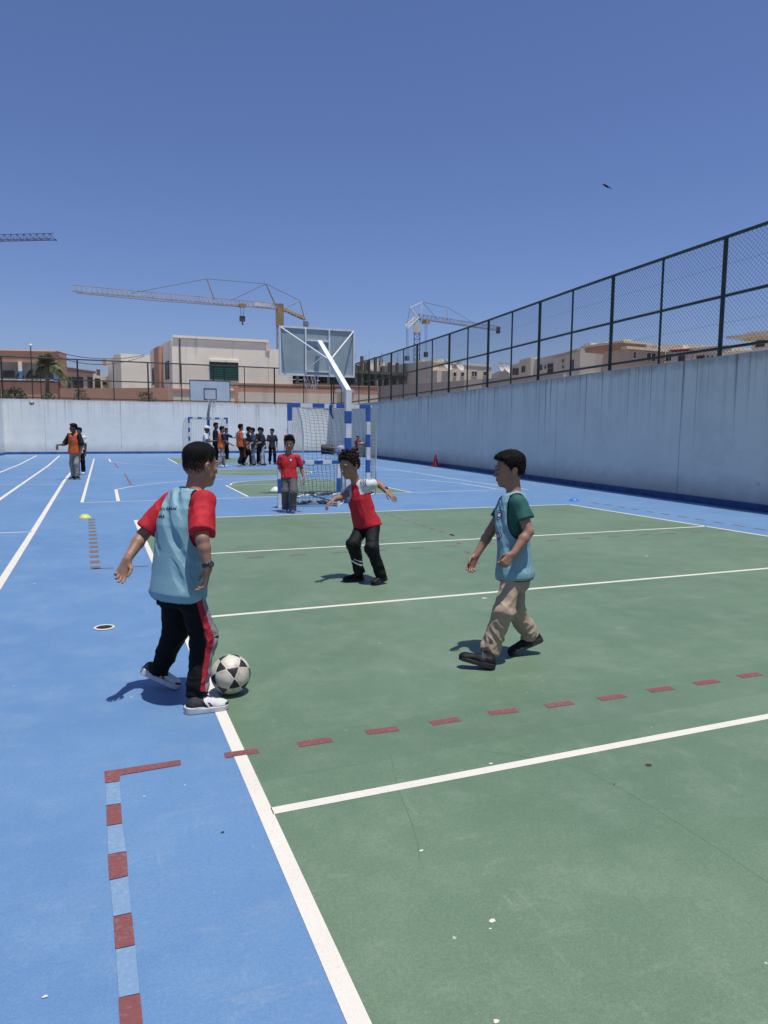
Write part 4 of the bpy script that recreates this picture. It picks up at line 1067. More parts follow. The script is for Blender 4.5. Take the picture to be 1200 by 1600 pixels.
def solid(name, fld, mats, parent, disp=None, region=None, it=1):
    V, Q = fld.mesh(); V = relax(V, Q, it)
    mi = None
    if region is not None: mi = region(V[Q].mean(1), vnormals(V, Q)[Q[:, 0]])
    if disp is not None: V = V+vnormals(V, Q)*disp(V)[:, None]
    off = np.zeros(3); q = parent
    while q is not None: off += np.array(q.location); q = q.parent
    me = bpy.data.meshes.new(name); nq = len(Q)
    me.vertices.add(len(V)); me.vertices.foreach_set('co', (V-off).ravel().astype(np.float32))
    me.loops.add(4*nq); me.loops.foreach_set('vertex_index', Q.ravel().astype(np.int32))
    me.polygons.add(nq); me.polygons.foreach_set('loop_start', np.arange(0, 4*nq, 4, dtype=np.int32))
    for m in (mats if isinstance(mats, (list, tuple)) else [mats]): me.materials.append(m)
    if mi is not None: me.polygons.foreach_set('material_index', np.asarray(mi, np.int32))
    me.polygons.foreach_set('use_smooth', np.ones(nq, bool))
    me.update(calc_edges=True); me.validate()
    o = bpy.data.objects.new(name, me); COL.objects.link(o)
    if parent is not None: o.parent = parent
    return o
def folds(ax_dir, f_across, f_along, amp, seed=0., ridge=True):
    """cloth creases that run along ax_dir"""
    ax_dir = nz(ax_dir); e = nz(np.cross(ax_dir, (.31, .77, .55))); g = np.cross(ax_dir, e)
    def fn(V):
        q = np.stack([(V @ e)*f_across, (V @ g)*f_across, (V @ ax_dir)*f_along], -1)+seed*7.13
        q = q+.9*(vnoise(q*.6+3.1)[:, None]-.5)
        n = vnoise(q); n2 = vnoise(q*2.1+9.)
        a = (1-np.abs(2*n-1)*1.6) if ridge else (2*n-1)
        return amp*(a*.75+.25*(2*n2-1))
    return fn
def both(*fs): return lambda V: sum(f(V) for f in fs)

def skin_mat(name, c):
    k = NB(name); v = k.coord(); n = k.noise(v, 26, 4); f = k.noise(v, 230, 2)
    k.color(k.mix(k.ramp(n, .3, .7), tuple(x*.84 for x in c), c)); k.set(.50, 0, .35)
    k.b.inputs['Subsurface Weight'].default_value = .08; k.b.inputs['Subsurface Radius'].default_value = (.01, .004, .002); k.b.inputs['Subsurface Scale'].default_value = .6
    k.bump(f, .12, .002); return k.m
def cloth(name, c, rough=.8, shiny=0., var=.10):
    if name in M: return M[name]
    k = NB(name); v = k.coord(); n = k.noise(v, 9, 4); wv = k.noise(v, 330, 2, .5)
    k.color(k.mix(k.ramp(n, .3, .7), tuple(x*(1-var) for x in c), c)); k.set(rough, 0, .18+shiny)
    k.bump(k.math('ADD', k.math('MULTIPLY', wv, .35), k.math('MULTIPLY', k.noise(v, 38, 4, .6), 1.0)), .35, .004); M[name] = k.m; return k.m
M['skin'] = skin_mat('skin_brown', (.300, .165, .108)); M['skin_dark'] = skin_mat('skin_dark', (.13, .066, .042)); M['skin_light'] = skin_mat('skin_tan', (.36, .21, .14))
M['lip'] = mat('lip', (.22, .085, .070), .45, .1, 30); M['nail'] = mat('nail', (.42, .27, .22), .35, .1, 30)
def hair_mat(name, c):
    k = NB(name); v = k.coord(); n = k.noise(v, 90, 3)
    k.color(k.mix(k.ramp(n, .3, .7), tuple(x*.5 for x in c), c)); k.set(.65, 0, .12); k.bump(k.noise(v, 170, 4, .7), .9, .006); return k.m
M['hair_black'] = hair_mat('hair_black', (.0065, .0055, .005)); M['hair_brown'] = hair_mat('hair_brown', (.020, .0115, .008))
M['hair_fade'] = hair_mat('hair_fade', (.070, .040, .029)); M['eye'] = mat('eye_white', (.22, .20, .185), .25, .05, 20); M['iris'] = mat('eye_iris', (.015, .009, .006), .15, .1, 20)
M['brow'] = hair_mat('brow', (.016, .012, .010))
M['rubber_white'] = mat('sole_white', (.50, .50, .49), .6, .15, 20); M['rubber_black'] = mat('sole_black', (.020, .020, .021), .6, .3, 20); M['rubber_grey'] = mat('sole_grey', (.16, .16, .17), .6, .2, 20)
M['watch'] = mat('watch_strap', (.010, .010, .011), .35, .2, 30, spec=.6)

def add_hand(fld, wr, d, n, thumb, curl=(.35, .5, .4), L=.155, spread=.12, k=.006, thumb_in=.5, S=1.):
    """palm and five fingers; d wrist->knuckles, n palm normal (palm side), thumb: unit vector to the thumb side"""
    d = nz(d); th = nz(thumb-d*(thumb @ d)); n = nz(n-d*(n @ d)-th*(n @ th)); u = L/.155
    names = [(.024, .083, .060), (.008, .087, .067), (-.008, .083, .062), (-.022, .076, .048)]
    fld.add(Cap(wr-d*.02*u, wr+d*.012*u, .019*u, .021*u, flat=(n, .72)), .014)
    tips = []
    for i, (sx, kn, ln) in enumerate(names):
        kp = wr+d*kn*u+th*sx*u; fld.add(Cap(wr+d*.014*u+th*sx*.55*u, kp, .0125*u, .0105*u), .010)
        a = 0; q = kp; dd = nz(d+th*spread*(1.0-i*.72)); cu = curl[i] if len(curl) == 4 else curl[0]+.12*i
        rr = (.0088, .0078, .0068, .0058)
        for s_ in range(3):
            a += cu*(.75, 1.05, .75)[s_]; dirn = dd*math.cos(a)+n*math.sin(a); q2 = q+dirn*ln*u*(.46, .30, .24)[s_]
            fld.add(Cap(q, q2, rr[s_]*u*(.92 if i == 3 else 1), rr[s_+1]*u*(.92 if i == 3 else 1)), .0025); q = q2
        tips.append(q)
    tb = wr+d*.022*u+th*.020*u; t1 = tb+(d*.62+th*(.78-.35*thumb_in)+n*(.15+.55*thumb_in))*.034*u; t2 = t1+(d*.85+th*(.35-.5*thumb_in)+n*(.2+.35*thumb_in))*.026*u; t3 = t2+(d*.95+th*(.1-.45*thumb_in)+n*.25)*.020*u
    fld.add(Cap(wr+d*.008*u+th*.012*u, tb+d*.01*u, .013*u, .0125*u), .008); fld.add(Cap(tb, t1, .0125*u, .0098*u), .006); fld.add(Cap(t1, t2, .0095*u, .0082*u), .003); fld.add(Cap(t2, t3, .0082*u, .0066*u), .003)
    return tips
class Head:
    def __init__(s, c, fwd, up, S):
        s.c = np.asarray(c, float); s.f = nz(fwd); s.u = nz(up-s.f*(up @ s.f)); s.l = np.cross(s.u, s.f); s.S = S    # l: the person's left
    def p(s, x, y, z): return s.c+(s.l*x+s.f*y+s.u*z)*s.S
    def loc(s, V): q = (V-s.c)/s.S; return q @ s.l, q @ s.f, q @ s.u
    def ell(s, c, r, tilt=0.):
        ax = [s.l, s.f*math.cos(tilt)+s.u*math.sin(tilt), s.u*math.cos(tilt)-s.f*math.sin(tilt)]
        return Ell(s.p(*c), ax, np.array(r)*s.S)
    def cap(s, a, b, ra, rb): return Cap(s.p(*a), s.p(*b), ra*s.S, rb*s.S)
    def build(s, fld, detail):
        fld.add(s.ell((0, -.012, .040), (.0725, .090, .078)), .01)
        fld.add(s.ell((0, .020, -.020), (.060, .064, .080)), .035*s.S)
        fld.add(s.ell((0, .030, -.058), (.047, .048, .046)), .03*s.S)
        if detail > 0:
            fld.add(s.ell((0, .066, -.086), (.020, .015, .014)), .025*s.S)          # chin
            for sg in (1, -1):
                fld.add(s.ell((sg*.050, -.002, -.050), (.012, .030, .030)), .025*s.S)   # jaw angle
                fld.add(s.ell((sg*.040, .058, -.012), (.020, .018, .014)), .02*s.S)     # cheekbone
                fld.add(s.ell((sg*.026, .079, .034), (.022, .010, .007)), .012*s.S)     # brow ridge
                fld.sub(s.ell((sg*.031, .094, .013), (.018, .014, .0115)), .010*s.S)    # eye socket
                fld.add(s.ell((sg*.030, .0735, .0125), (.0145, .0125, .0115)), .004*s.S)  # lids
                # ear: rim with a hollow
                fld.add(s.ell((sg*.074, -.012, -.004), (.007, .019, .030), .18), .008*s.S)
                fld.add(s.ell((sg*.080, -.016, .008), (.006, .016, .018), .18), .006*s.S)
                fld.sub(s.ell((sg*.086, -.009, .002), (.006, .010, .017), .18), .004*s.S)
            fld.add(s.cap((0, .082, .016), (0, .101, -.020), .0075, .0095), .012*s.S)
            fld.add(s.ell((0, .103, -.022), (.0105, .0100, .0085)), .006*s.S)
            for sg in (1, -1): fld.add(s.ell((sg*.0125, .092, -.025), (.0075, .0095, .0070)), .006*s.S)
            fld.add(s.ell((0, .078, -.050), (.026, .012, .018)), .015*s.S)           # muzzle
            fld.add(s.ell((0, .0905, -.0465), (.0195, .0075, .0048)), .004*s.S)
            fld.add(s.ell((0, .0895, -.0565), (.0175, .0080, .0056)), .004*s.S)
            fld.sub(s.ell((0, .0985, -.0512), (.021, .008, .0014)), .003*s.S)
        else:
            fld.add(s.cap((0, .080, .016), (0, .098, -.022), .008, .011), .012*s.S)
            for sg in (1, -1): fld.add(s.ell((sg*.075, -.01, -.002), (.008, .018, .029)), .008*s.S)
    def hair(s, h, style, mats, parent):
        """hair as a skin over the skull whose thickness fades out at the hairline"""
        B = .165*s.S; f = Field(s.c-B, s.c+B, h)
        k1 = s.ell((0, -.012, .040), (.0725, .090, .078)); k2 = s.ell((0, -.022, -.010), (.066, .070, .060))
        lineA = np.radians([0, 22, 40, 58, 74, 84, 97, 112, 130, 180])
        lineZ = {'short': [.083, .080, .068, .040, .002, -.012, .020, -.020, -.044, -.050], 'crop': [.074, .070, .060, .038, .000, -.018, .018, -.024, -.046, -.052], 'curly': [.080, .076, .066, .044, .008, -.016, .022, -.020, -.044, -.050]}[style]
        side, top = {'short': (.0030, .0185), 'crop': (.0085, .0225), 'curly': (.0100, .0200)}[style]
        class HairShell:
            lo, hi = s.c-B*.98, s.c+B*.98
            def __call__(q, p):
                sh_ = p.shape[:-1]; v = (p.reshape(-1, 3)-s.c)/s.S; x, y, z = v @ s.l, v @ s.f, v @ s.u
                ph = np.arctan2(np.abs(x), y); g = z-np.interp(ph, lineA, lineZ)-(vnoise(v*75+5)-.5)*.016-(vnoise(v*190+1)-.5)*.010
                w = np.clip(g/np.where(ph < .7, .024, .042), 0, 1); w = w*w*(3-2*w); t = np.clip((z-.02)/.085, 0, 1)
                th = (side+(top-side)*t*t*(3-2*t)+(.010*np.clip((y-.02)/.06, 0, 1)*t if style == 'crop' else 0))*w-.006*(1-w)
                return (smin(k1(p.reshape(-1, 3)), k2(p.reshape(-1, 3)), .03*s.S)-th*s.S).reshape(sh_)
        hs = HairShell(); f.add(hs, 1e-5)
        if style == 'curly':
            rg = np.random.default_rng(int(abs(s.c[0])*1000)+3)
            for i in range(330 if h < .006 else 60):
                a = rg.normal(size=3); a /= np.linalg.norm(a); q = np.array([a[0]*.078, a[1]*.097-.012, a[2]*.088+.046])
                g = q[2]-np.interp(math.atan2(abs(q[0]), q[1]), lineA, lineZ)
                if g < .012: continue
                q = q*(1+.13*max(0, a[2])+.10*max(0, a[1])*max(0, a[2])); e = rg.normal(size=3)*.009; r = rg.uniform(.0065, .0115); f.add(s.cap(q-e, q+e, r, r*.75), .0025*s.S)
        def disp(V):
            fl = folds(s.f*.8-s.u*.35, 95/s.S, 24/s.S, {'short': .0016, 'crop': .0042, 'curly': .0025}[style]*s.S, 2.)
            return fl(V)
        def reg(c, n):
            x, y, z = s.loc(c); ph = np.arctan2(np.abs(x), y); g = z-np.interp(ph, lineA, lineZ)-(vnoise(c*260)-.5)*.012
            rr = RNG.random(len(c)); bw = np.where(ph < .75, .010, .085 if style == 'short' else .030); r = (rr > g/bw).astype(int); r[(RNG.random(len(c)) > g/(bw*.5)+.10)] = 2; return r
        ho = solid('hair', f, [mats, M['hair_fade'], M[s.skin]], parent, disp if h < .008 else None, reg if h < .008 else None)
        if h < .006:
            me = ho.data; off = np.array(parent.location); n = len(me.vertices); V = np.zeros(n*3); me.vertices.foreach_get('co', V); V = V.reshape(-1, 3)+off; N = np.zeros(n*3); me.vertices.foreach_get('normal', N); N = N.reshape(-1, 3)
            x, y, z = s.loc(V); g = z-np.interp(np.arctan2(np.abs(x), y), lineA, lineZ); ok = np.where(g > (.045 if style == 'short' else .012))[0]; b = MB()
            for i in RNG.choice(ok, 1500 if style != 'short' else 900):
                fl = nz((s.f*.9-s.u*.2)*(1 if z[i] > .07 else .3)-s.u*(0 if z[i] > .07 else .8)+RNG.normal(size=3)*(.9 if style == 'curly' else .35)); L_ = {'short': .007, 'crop': .016, 'curly': .016}[style]*RNG.uniform(.6, 1.3)*s.S
                tip = V[i]+(fl*.8+N[i]*(.75 if style != 'crop' else .4))*L_; sd = nz(np.cross(fl, N[i])+1e-9)*.0011; b.face([V[i]-N[i]*.001-sd, V[i]-N[i]*.001+sd, tip])
            b.build('stray_hair', mats, ho)
        return ho
    def eyes(s, parent):
        for sg in (1, -1):
            b = MB(); c = s.p(sg*.030, .0742, .0125); r = .0112*s.S; ax = nz(s.f+s.l*sg*.08)
            b.lathe(c, [(r*math.sin(t), -r*math.cos(t)) for t in np.linspace(0.05, math.pi-.05, 12)], 16, ax)
            o = b.build('eye', [M['eye'], M['iris']], parent, True)
            cen = np.array([ (np.array([v for v in (b.V[i] for i in fc)]).mean(0)-c) @ ax/r for fc in b.F])
            o.data.polygons.foreach_set('material_index', (cen > .80).astype(np.int32))
            b = MB(); pts = [s.p(sg*x, .0885-.30*abs(x-.022)-(.006 if x > .04 else 0), z) for x, z in ((.011, .0315), (.02, .0355), (.031, .0370), (.041, .0345), (.047, .030))]
            b.tube(pts, [.0022*s.S, .0034*s.S, .0032*s.S, .0026*s.S, .0012*s.S], 7); b.build('eyebrow', M['brow'], parent, True)
            b = MB(); b.tube([s.p(sg*x, y_, z) for x, y_, z in ((.0165, .0855, .0135), (.022, .0880, .0185), (.030, .0890, .0205), (.038, .0870, .0185), (.0445, .0815, .0135))], [.0008*s.S, .0019*s.S, .0021*s.S, .0019*s.S, .0010*s.S], 6); b.build('eyelid', M['brow'], parent, True)

def o_sole(style): return 1.10 if style == 'retro' else 1.0
def shoe(fld_h, an, heel, toe, up, S, mats, parent, style):
    """trainer: upper with a collar and a separate sole; heel/toe are the sole's ends"""
    heel, toe = np.asarray(heel, float), np.asarray(toe, float); d = nz(toe-heel); up = nz(up-d*(up @ d)); sd = np.cross(d, up); L = np.linalg.norm(toe-heel)
    w_ = .040*S; a = heel+d*w_*.9; bq = toe-d*w_*.95; lo = np.minimum(np.minimum(heel, toe), an)-.10*S; hi = np.maximum(np.maximum(heel, toe), an)+.10*S
    f = Field(lo, hi, fld_h)
    f.add(Cap(a+up*.042*S, a+up*.030*S+d*L*.28, .036*S, .038*S), .02); f.add(Cap(a+d*L*.2+up*.045*S, bq+up*.026*S, .036*S, .030*S, flat=(up, .85)), .02)
    f.add(Cap(a+up*.04*S, an+(a-an)*.12, .036*S, .034*S), .02); f.add(Ell(bq+up*.024*S, [d, sd, up], [.046*S, .041*S, .028*S]), .015)
    f.sub(Cap(an, an+nz(an-a-up*.03*S)*.1, .026*S, .03*S), .004); f.cut(heel+up*.010*S, -up)
    cc = a+up*.05*S
    def reg(c, n):
        q = c-heel; x = (q @ d)/L; z = (q @ up)/S; y = np.abs(q @ sd)/S; r = np.zeros(len(c), int)
        if style == 'retro':
            r[(x > .40)] = 1; r[(z < .030) & (x > .55)] = 0; r[(x > .93) & (z < .04)] = 0; s_ = x+(z-.04)*3.2; r[(s_ > .40) & (s_ < .48) & (z < .068)] = 2; r[(s_ > .54) & (s_ < .60) & (z < .055) & (z > .03)] = 0
        elif style == 'strap': r[(x > .30) & (x < .42) & (z > .035)] = 1
        return r
    up_ = solid('shoe', f, mats, parent, folds(sd, 45/S, 20/S, .0016*S), reg)
    if style != 'plain':
        b = MB()
        for i in range(4):
            t = .40+.10*i; c = heel+d*L*t+up*(.078-.038*(t-.40)/.3)*S; b.tube([c-sd*.020*S-up*.010*S, c+up*.004*S, c+sd*.020*S-up*.010*S], .0030*S, 5)
        b.build('lace', M['rubber_white'] if style == 'retro' else M['rubber_grey'], up_, True)
    f = Field(lo, hi, fld_h); f.add(Slab(a, bq, o_sole(style)*.041*S, o_sole(style)*.0425*S, up, .0, .026*S*o_sole(style)), .002); f.add(Slab(a-d*.004, a+d*.05*S, o_sole(style)*.0425*S, .041*S, up, .0, .034*S*o_sole(style)), .004)
    sole = solid('sole', f, mats[3] if len(mats) > 3 else M['rubber_white'], up_)
    return up_

def person(J, o):
    """J: joints in world space; o: options"""
    S = o.get('S', 1.); h = o.get('h', .004); near = h < .006
    base = o['base']; root = thing('person', o['label'], 'person', base, o.get('group'))
    P_ = (J['lhp']+J['rhp'])/2; C_ = (J['lsh']+J['rsh'])/2; sh_ = nz(J['lhp']-J['rhp']); ss = nz(J['lsh']-J['rsh'])
    upv = nz(C_-P_); fh = nz(np.cross(sh_, upv)); fs = nz(np.cross(ss, upv)); L = np.linalg.norm(C_-P_); N_ = J['neck']
    bend = o.get('belly', 0.)
    def stn(t, rx, ry, fo=0.):
        c = P_+(C_-P_)*t; k = min(1, max(0, t)); sd = nz(sh_*(1-k)+ss*k); fr = nz(fh*(1-k)+fs*k); return (c+fr*fo*S, sd, fr, rx*S, ry*S)
    def arc(t): return bend*math.sin(math.pi*min(1, max(0, t)))
    def torso(grow, t0, flare=0., top=1.10, slim=None, tuck=0.):
        slim = o.get('slim', .93) if slim is None else slim*o.get('slim', .93)
        ts = [(-.32, .128, .092), (-.12, .136, .098), (.08, .128, .092), (.35, .116, .083), (.68, .132, .092), (.90, .134, .086), (1.02, .110, .072), (top, .060, .052)]
        st = []
        for t, rx, ry in ts:
            if t < t0-.001: continue
            st.append((t, rx*slim+grow/S+flare*max(0, .9-t), ry*slim+grow/S+flare*.75*max(0, .9-t)))
        a = ts[0] if t0 <= ts[0][0] else None
        rx0, ry0 = np.interp(t0, [q[0] for q in ts], [q[1] for q in ts]), np.interp(t0, [q[0] for q in ts], [q[2] for q in ts])
        if not st or st[0][0] > t0+.001: st.insert(0, (t0, rx0*slim+grow/S+flare*max(0, .9-t0), ry0*slim+grow/S+flare*.75*max(0, .9-t0)))
        if tuck: st[0] = (st[0][0], st[0][1]-tuck, st[0][2]-tuck*.8); m_ = (t0+.10, np.interp(t0+.10, [q[0] for q in st], [q[1] for q in st])+.004, np.interp(t0+.10, [q[0] for q in st], [q[2] for q in st])+.004); st = sorted([q for q in st if abs(q[0]-m_[0]) > .05]+[m_])
        return Loft([stn(t, rx, ry, arc(t)) for t, rx, ry in st])
    hd = Head(J['head'], o['hf'], o.get('hu', ZU), S*o.get('head_s', 1.0)); hd.skin = o.get('skin', 'skin')
    allp = np.array([v for v in J.values()])
    lo, hi = allp.min(0)-.17*S, allp.max(0)+.17*S
    skin = o.get('skin', 'skin')
    # ---- body
    f = Field(lo, hi, o.get('hb', h)); hd.build(f, 1 if near else 0)
    f.add(Cap(N_-(N_-hd.p(0, -.02, -.03))*.15-upv*.03*S, hd.p(0, -.018, -.04), .050*S, .046*S), .03*S)
    f.add(torso(-.016*S, -.2, slim=.92), .02)
    for a in 'lr':
        shj, el, wr = J[a+'sh'], J[a+'el'], J[a+'wr']; kn, an, hp = J[a+'kn'], J[a+'an'], J[a+'hp']
        f.add(Cap(N_-upv*.03*S, shj, .036*S, .040*S), .03*S); f.add(Cap(shj, el, .042*S, .034*S), .02*S)
        mid = el+(wr-el)*.30; f.add(Cap(el, mid, .034*S, .034*S), .012*S); f.add(Cap(mid, wr, .034*S, .0225*S), .012*S)
        f.add(Cap(hp, kn, .060*S, .042*S), .02*S); f.add(Cap(kn, an, .040*S, .030*S), .02*S)
        hd_ = o.get(a+'hand', {})
        d = nz(J[a+'hd']-wr)
        if near or o.get('fingers'):
            n = hd_.get('n', nz(P_-wr)); th = hd_.get('th', fs); add_hand(f, wr, d, nz(n), nz(th), hd_.get('curl', (.3, .4, .45, .5)), .158*S, hd_.get('spread', .12), thumb_in=hd_.get('tin', .4))
        else:
            n = nz(np.cross(d, fs)); f.add(Cap(wr, wr+d*.075*S, .027*S, .026*S, flat=(n, .6)), .01)
            f.add(Cap(wr+d*.07*S, wr+d*.14*S, .020*S, .012*S), .01); f.add(Cap(wr+d*.02*S, wr+(d*.07+fs*.045)*S, .014*S, .010*S), .008)
    def breg(c, n):
        x, y, z = hd.loc(c); r = np.zeros(len(c), int)
        if near: r[(np.abs(x) < .0215) & (y > .078) & (((z+.0512)/.0095)**2+(x/.0215)**2 < 1)] = 1
        for a in 'lr': q = c-J[a+'an']; r[(np.linalg.norm(q, axis=1) < .11*S) & (q @ nz(J[a+'kn']-J[a+'an']) < .075*S)] = 2
        return r
    body = solid('body', f, [M[skin], M['lip'], M['black_tee']], root, None, breg, 1)
    hd.hair(min(h, .005) if near else h, o.get('hair', 'short'), M[o.get('hairm', 'hair_black')], root)
    if near: hd.eyes(body)
    if o.get('cap'):
        f = Field(hd.c-.18*S, hd.c+.18*S, h); f.add(hd.ell((0, -.010, .052), (.096, .116, .104)), .004); f.cut(hd.p(0, 0, .045), -hd.u); f.add(hd.ell((0, .105, .054), (.065, .075, .014)), .01); solid('cap', f, M[o['cap']], root)
    # ---- trousers
    tr = o['trousers']; f = Field(lo, hi, h); g = tr.get('w', 1.)
    f.add(torso(.010*S, -.30, top=.22) if False else Loft([stn(-.30, .112*g, .084*g), stn(-.12, .136, .099), stn(.05, .132, .095), stn(.22, .122, .088)]), .02)
    for a in 'lr':
        hp, kn, an = J[a+'hp'], J[a+'kn'], J[a+'an']; he = an+(kn-an)*tr.get('hem', .02)
        f.add(Cap(hp-upv*.02*S, kn, tr.get('top', .061 if o.get('bib') else .068)*S*g, .063*S*g), .035*S); f.add(Cap(kn, he, .063*S*g, tr.get('r', .052)*S, cut='b'), .03*S)
    vs = []
    for a in 'lr':
        kn, an, hp = J[a+'kn'], J[a+'an'], J[a+'hp']
        vs.append((kn, an, hp))
    def tdisp(V):
        amt = np.zeros(len(V)); e = folds(np.cross(nz(vs[0][1]-vs[0][0]), fh)+.3*upv, 21/S, 7/S, .014*S*tr.get('fold', 1), 1.5)(V); e2 = folds(upv+.25*sh_, 17/S, 4.5/S, .011*S, 4.)(V)
        for kn, an, hp in vs:
            amt = np.maximum(amt, np.exp(-((np.linalg.norm(V-kn, axis=1))/(.13*S))**2)*.8); amt = np.maximum(amt, np.exp(-((np.linalg.norm(V-an, axis=1))/(.15*S))**2)*1.1)
        return e*amt+e2*.55
    solid('trousers', f, [M[m] for m in tr['m']], root, tdisp if h < .02 else None, tr.get('region') and tr['region'](J, dict(S=S, fh=fh, sh=sh_, up=upv)), 2)
    # ---- shirt
    sw = o['shirt']; f = Field(lo, hi, h); grow = .014*S
    f.add(torso(grow, sw.get('t0', -.08 if o.get('bib') else -.22), sw.get('flare', .0)), .004)
    tsl = {}
    for a in 'lr':
        shj, el, wr = J[a+'sh'], J[a+'el'], J[a+'wr']
        f.add(Cap(N_-upv*.045*S, shj, .043*S, .052*S), .035*S)
        ln = sw.get('sleeve', .62)
        if ln <= 1: e = shj+(el-shj)*ln; tsl[a] = (shj, e); f.add(Cap(shj-(el-shj)*.02, e, sw.get('s0', .053)*S, sw.get('sr', .060)*S, cut='b'), .022*S)
        else: f.add(Cap(shj, el, .056*S, .050*S), .022*S); f.add(Cap(el, el+(wr-el)*(ln-1), .047*S, .038*S, cut='b'), .012*S)
    nk = sw.get('neck', .060); f.sub(Cap(N_+upv*.005*S+fs*.01*S, N_+upv*.2*S, nk*S, nk*S*1.2), .006)
    if sw.get('vneck'): f.sub(Cap(N_+fs*.05*S, N_+fs*.085*S-upv*sw['vneck']*S, .040*S, .012*S), .006)
    sdir = upv
    solid('shirt', f, [M[m] for m in sw['m']], root, (lambda V: both(folds(nz(upv+.5*ss), 12/S, 3/S, .012*S, 2.), folds(nz(upv-.3*ss), 24/S, 7/S, .005*S, 5.))(V)*((.15+.85*np.clip((np.abs((V-C_) @ ss)-.13*S)/(.04*S), 0, 1)) if o.get('bib') else 1.)) if h < .02 else None, sw.get('region') and sw['region'](J, dict(S=S, f=fs, s=ss, up=upv, N=N_, sl=tsl, stn=stn)), 1)
    # ---- training bib
    if o.get('bib'):
        bi = o['bib']; f = Field(lo, hi, h)
        lf_ = torso(grow+.011*S, bi.get('t0', -.36), bi.get('flare', .022), tuck=bi.get('tuck', 0.)); f.add(lf_, .004)
        holes = []
        for a in 'lr':
            sg = 1 if a == 'l' else -1
            f.add(Cap(N_-upv*.045*S, J[a+'sh'], .053*S, .061*S), .035*S)
            q = J[a+'sh']+ss*sg*.008*S-upv*bi.get('drop', .052)*S; hc = Cap(q+upv*.05*S, q-upv*.065*S, .060*S, .072*S); holes.append((q, sg))
        for q, sg in holes:
            f.sub(Loft([(q-ss*sg*bi.get('cutin', .030)*S, upv, fs, bi.get('deep', .100)*S, .066*S), (q+ss*sg*.25*S, upv, fs, bi.get('deep', .100)*1.35*S, .15*S)], 2.2), .004)
        f.sub(Cap(N_+upv*.00*S+fs*.012*S, N_+upv*.2*S, .070*S, .09*S), .006); f.sub(Cap(N_+fs*.05*S, N_+fs*.09*S-upv*.035*S, .055*S, .03*S), .006)
        fo_ = [folds(nz(upv+bi.get('sl', .35)*ss), 13/S, 1.2/S, .026*S, 1.+o.get('seed', 0)), folds(nz(upv+bi.get('sl', .35)*1.5*ss), 28/S, 2.6/S, .008*S, 8.), folds(nz(ss*.9+upv*.5), 14/S, 4/S, .005*S, 3.)]
        def bdisp(V):
            dd = np.full(len(V), 1.)
            for q, sg in holes: dd = np.minimum(dd, Loft([(q-ss*sg*bi.get('cutin', .030)*S, upv, fs, bi.get('deep', .100)*S, .066*S), (q+ss*sg*.25*S, upv, fs, bi.get('deep', .100)*1.35*S, .15*S)], 2.2)(V))
            k = np.clip((dd-.004*S)/(.035*S), 0, 1)*np.clip(((V-P_) @ upv-bi.get('t0', -.36)*L)/(.03*S)+.35, 0, 1)
            return np.clip(both(*fo_)(V)-.002*S, -.008*S, .016*S)*k
        def breg2(c, n):
            r = np.zeros(len(c), int)
            for q, sg in holes:
                dd = Loft([(q-ss*sg*bi.get('cutin', .030)*S, upv, fs, bi.get('deep', .100)*S, .066*S), (q+ss*sg*.25*S, upv, fs, bi.get('deep', .100)*1.35*S, .15*S)], 2.2)(c); r[(dd < .0045*S)] = 1
            tt = ((c-P_) @ upv)/L; r[tt < bi.get('t0', -.36)+.016] = 1
            for (bx_, bz_, rad) in bi.get('badges', ()):
                x = ((c-C_) @ ss)/S; z = ((c-C_) @ upv)/S; y = (c-C_) @ fs; q = np.hypot(x-bx_, z-bz_)
                r[(y > 0) & (q < rad)] = 2; r[(y > 0) & (q < rad*.80)] = 3; r[(y > 0) & (q < rad*.70)] = 2; r[(y > 0) & (q < rad*.40)] = 3
            for (bx_, bz_, rad) in bi.get('back_badges', ()):
                x = ((c-C_) @ ss)/S; z = ((c-C_) @ upv)/S; y = (c-C_) @ fs; q = np.hypot(x-bx_, z-bz_)
                r[(y < 0) & (q < rad)] = 2; r[(y < 0) & (q < rad*.5)] = 3
            return r
        bo = solid('bib', f, [M[bi['m']], M[bi.get('trim', bi['m'])], M['badge_purple'], M['badge_white']], root, bdisp if h < .02 else None, breg2, 1)
        o['bib_obj'] = bo
    # ---- shoes
    for a in 'lr':
        shoe(max(.003, h*.8), J[a+'an'], J[a+'heel'], J[a+'toe'], o.get(a+'fup', ZU), S, [M[m] for m in o['shoe']], root, o.get('shoestyle', 'plain'))
    o['frames'] = dict(P=P_, C=C_, up=upv, fs=fs, ss=ss, N=N_, L=L)
    for a in o.get('watch', ''):
        wr, el = J[a+'wr'], J[a+'el']; d = nz(wr-el); c = wr-d*.022*S; b = MB(); b.lathe(c-d*.011*S, [(.0255*S, 0), (.0285*S, .002*S), (.0285*S, .020*S), (.0255*S, .022*S)], 22, d)
        t = b.build('watch', M['watch'], root, True); q = nz(o['watch_dir']-d*(o['watch_dir'] @ d)); e = np.cross(d, q)
        b = MB(); b.lathe(c+q*.026*S, [(.0, 0), (.0175*S, 0), (.0185*S, .004*S), (.0175*S, .009*S), (.0145*S, .010*S)], 20, q); b.build('watch_case', M['watch'], t, True)
        b = MB(); b.lathe(c+q*.026*S, [(.0150*S, .0085*S), (0.0001, .0095*S)], 20, q); b.build('watch_glass', mat('watch_glass', (.05, .055, .06), .1, .1, spec=.8), t, True)
    return root
M['badge_purple'] = cloth('badge_purple', (.035, .020, .10)); M['badge_white'] = cloth('badge_white', (.55, .55, .58))

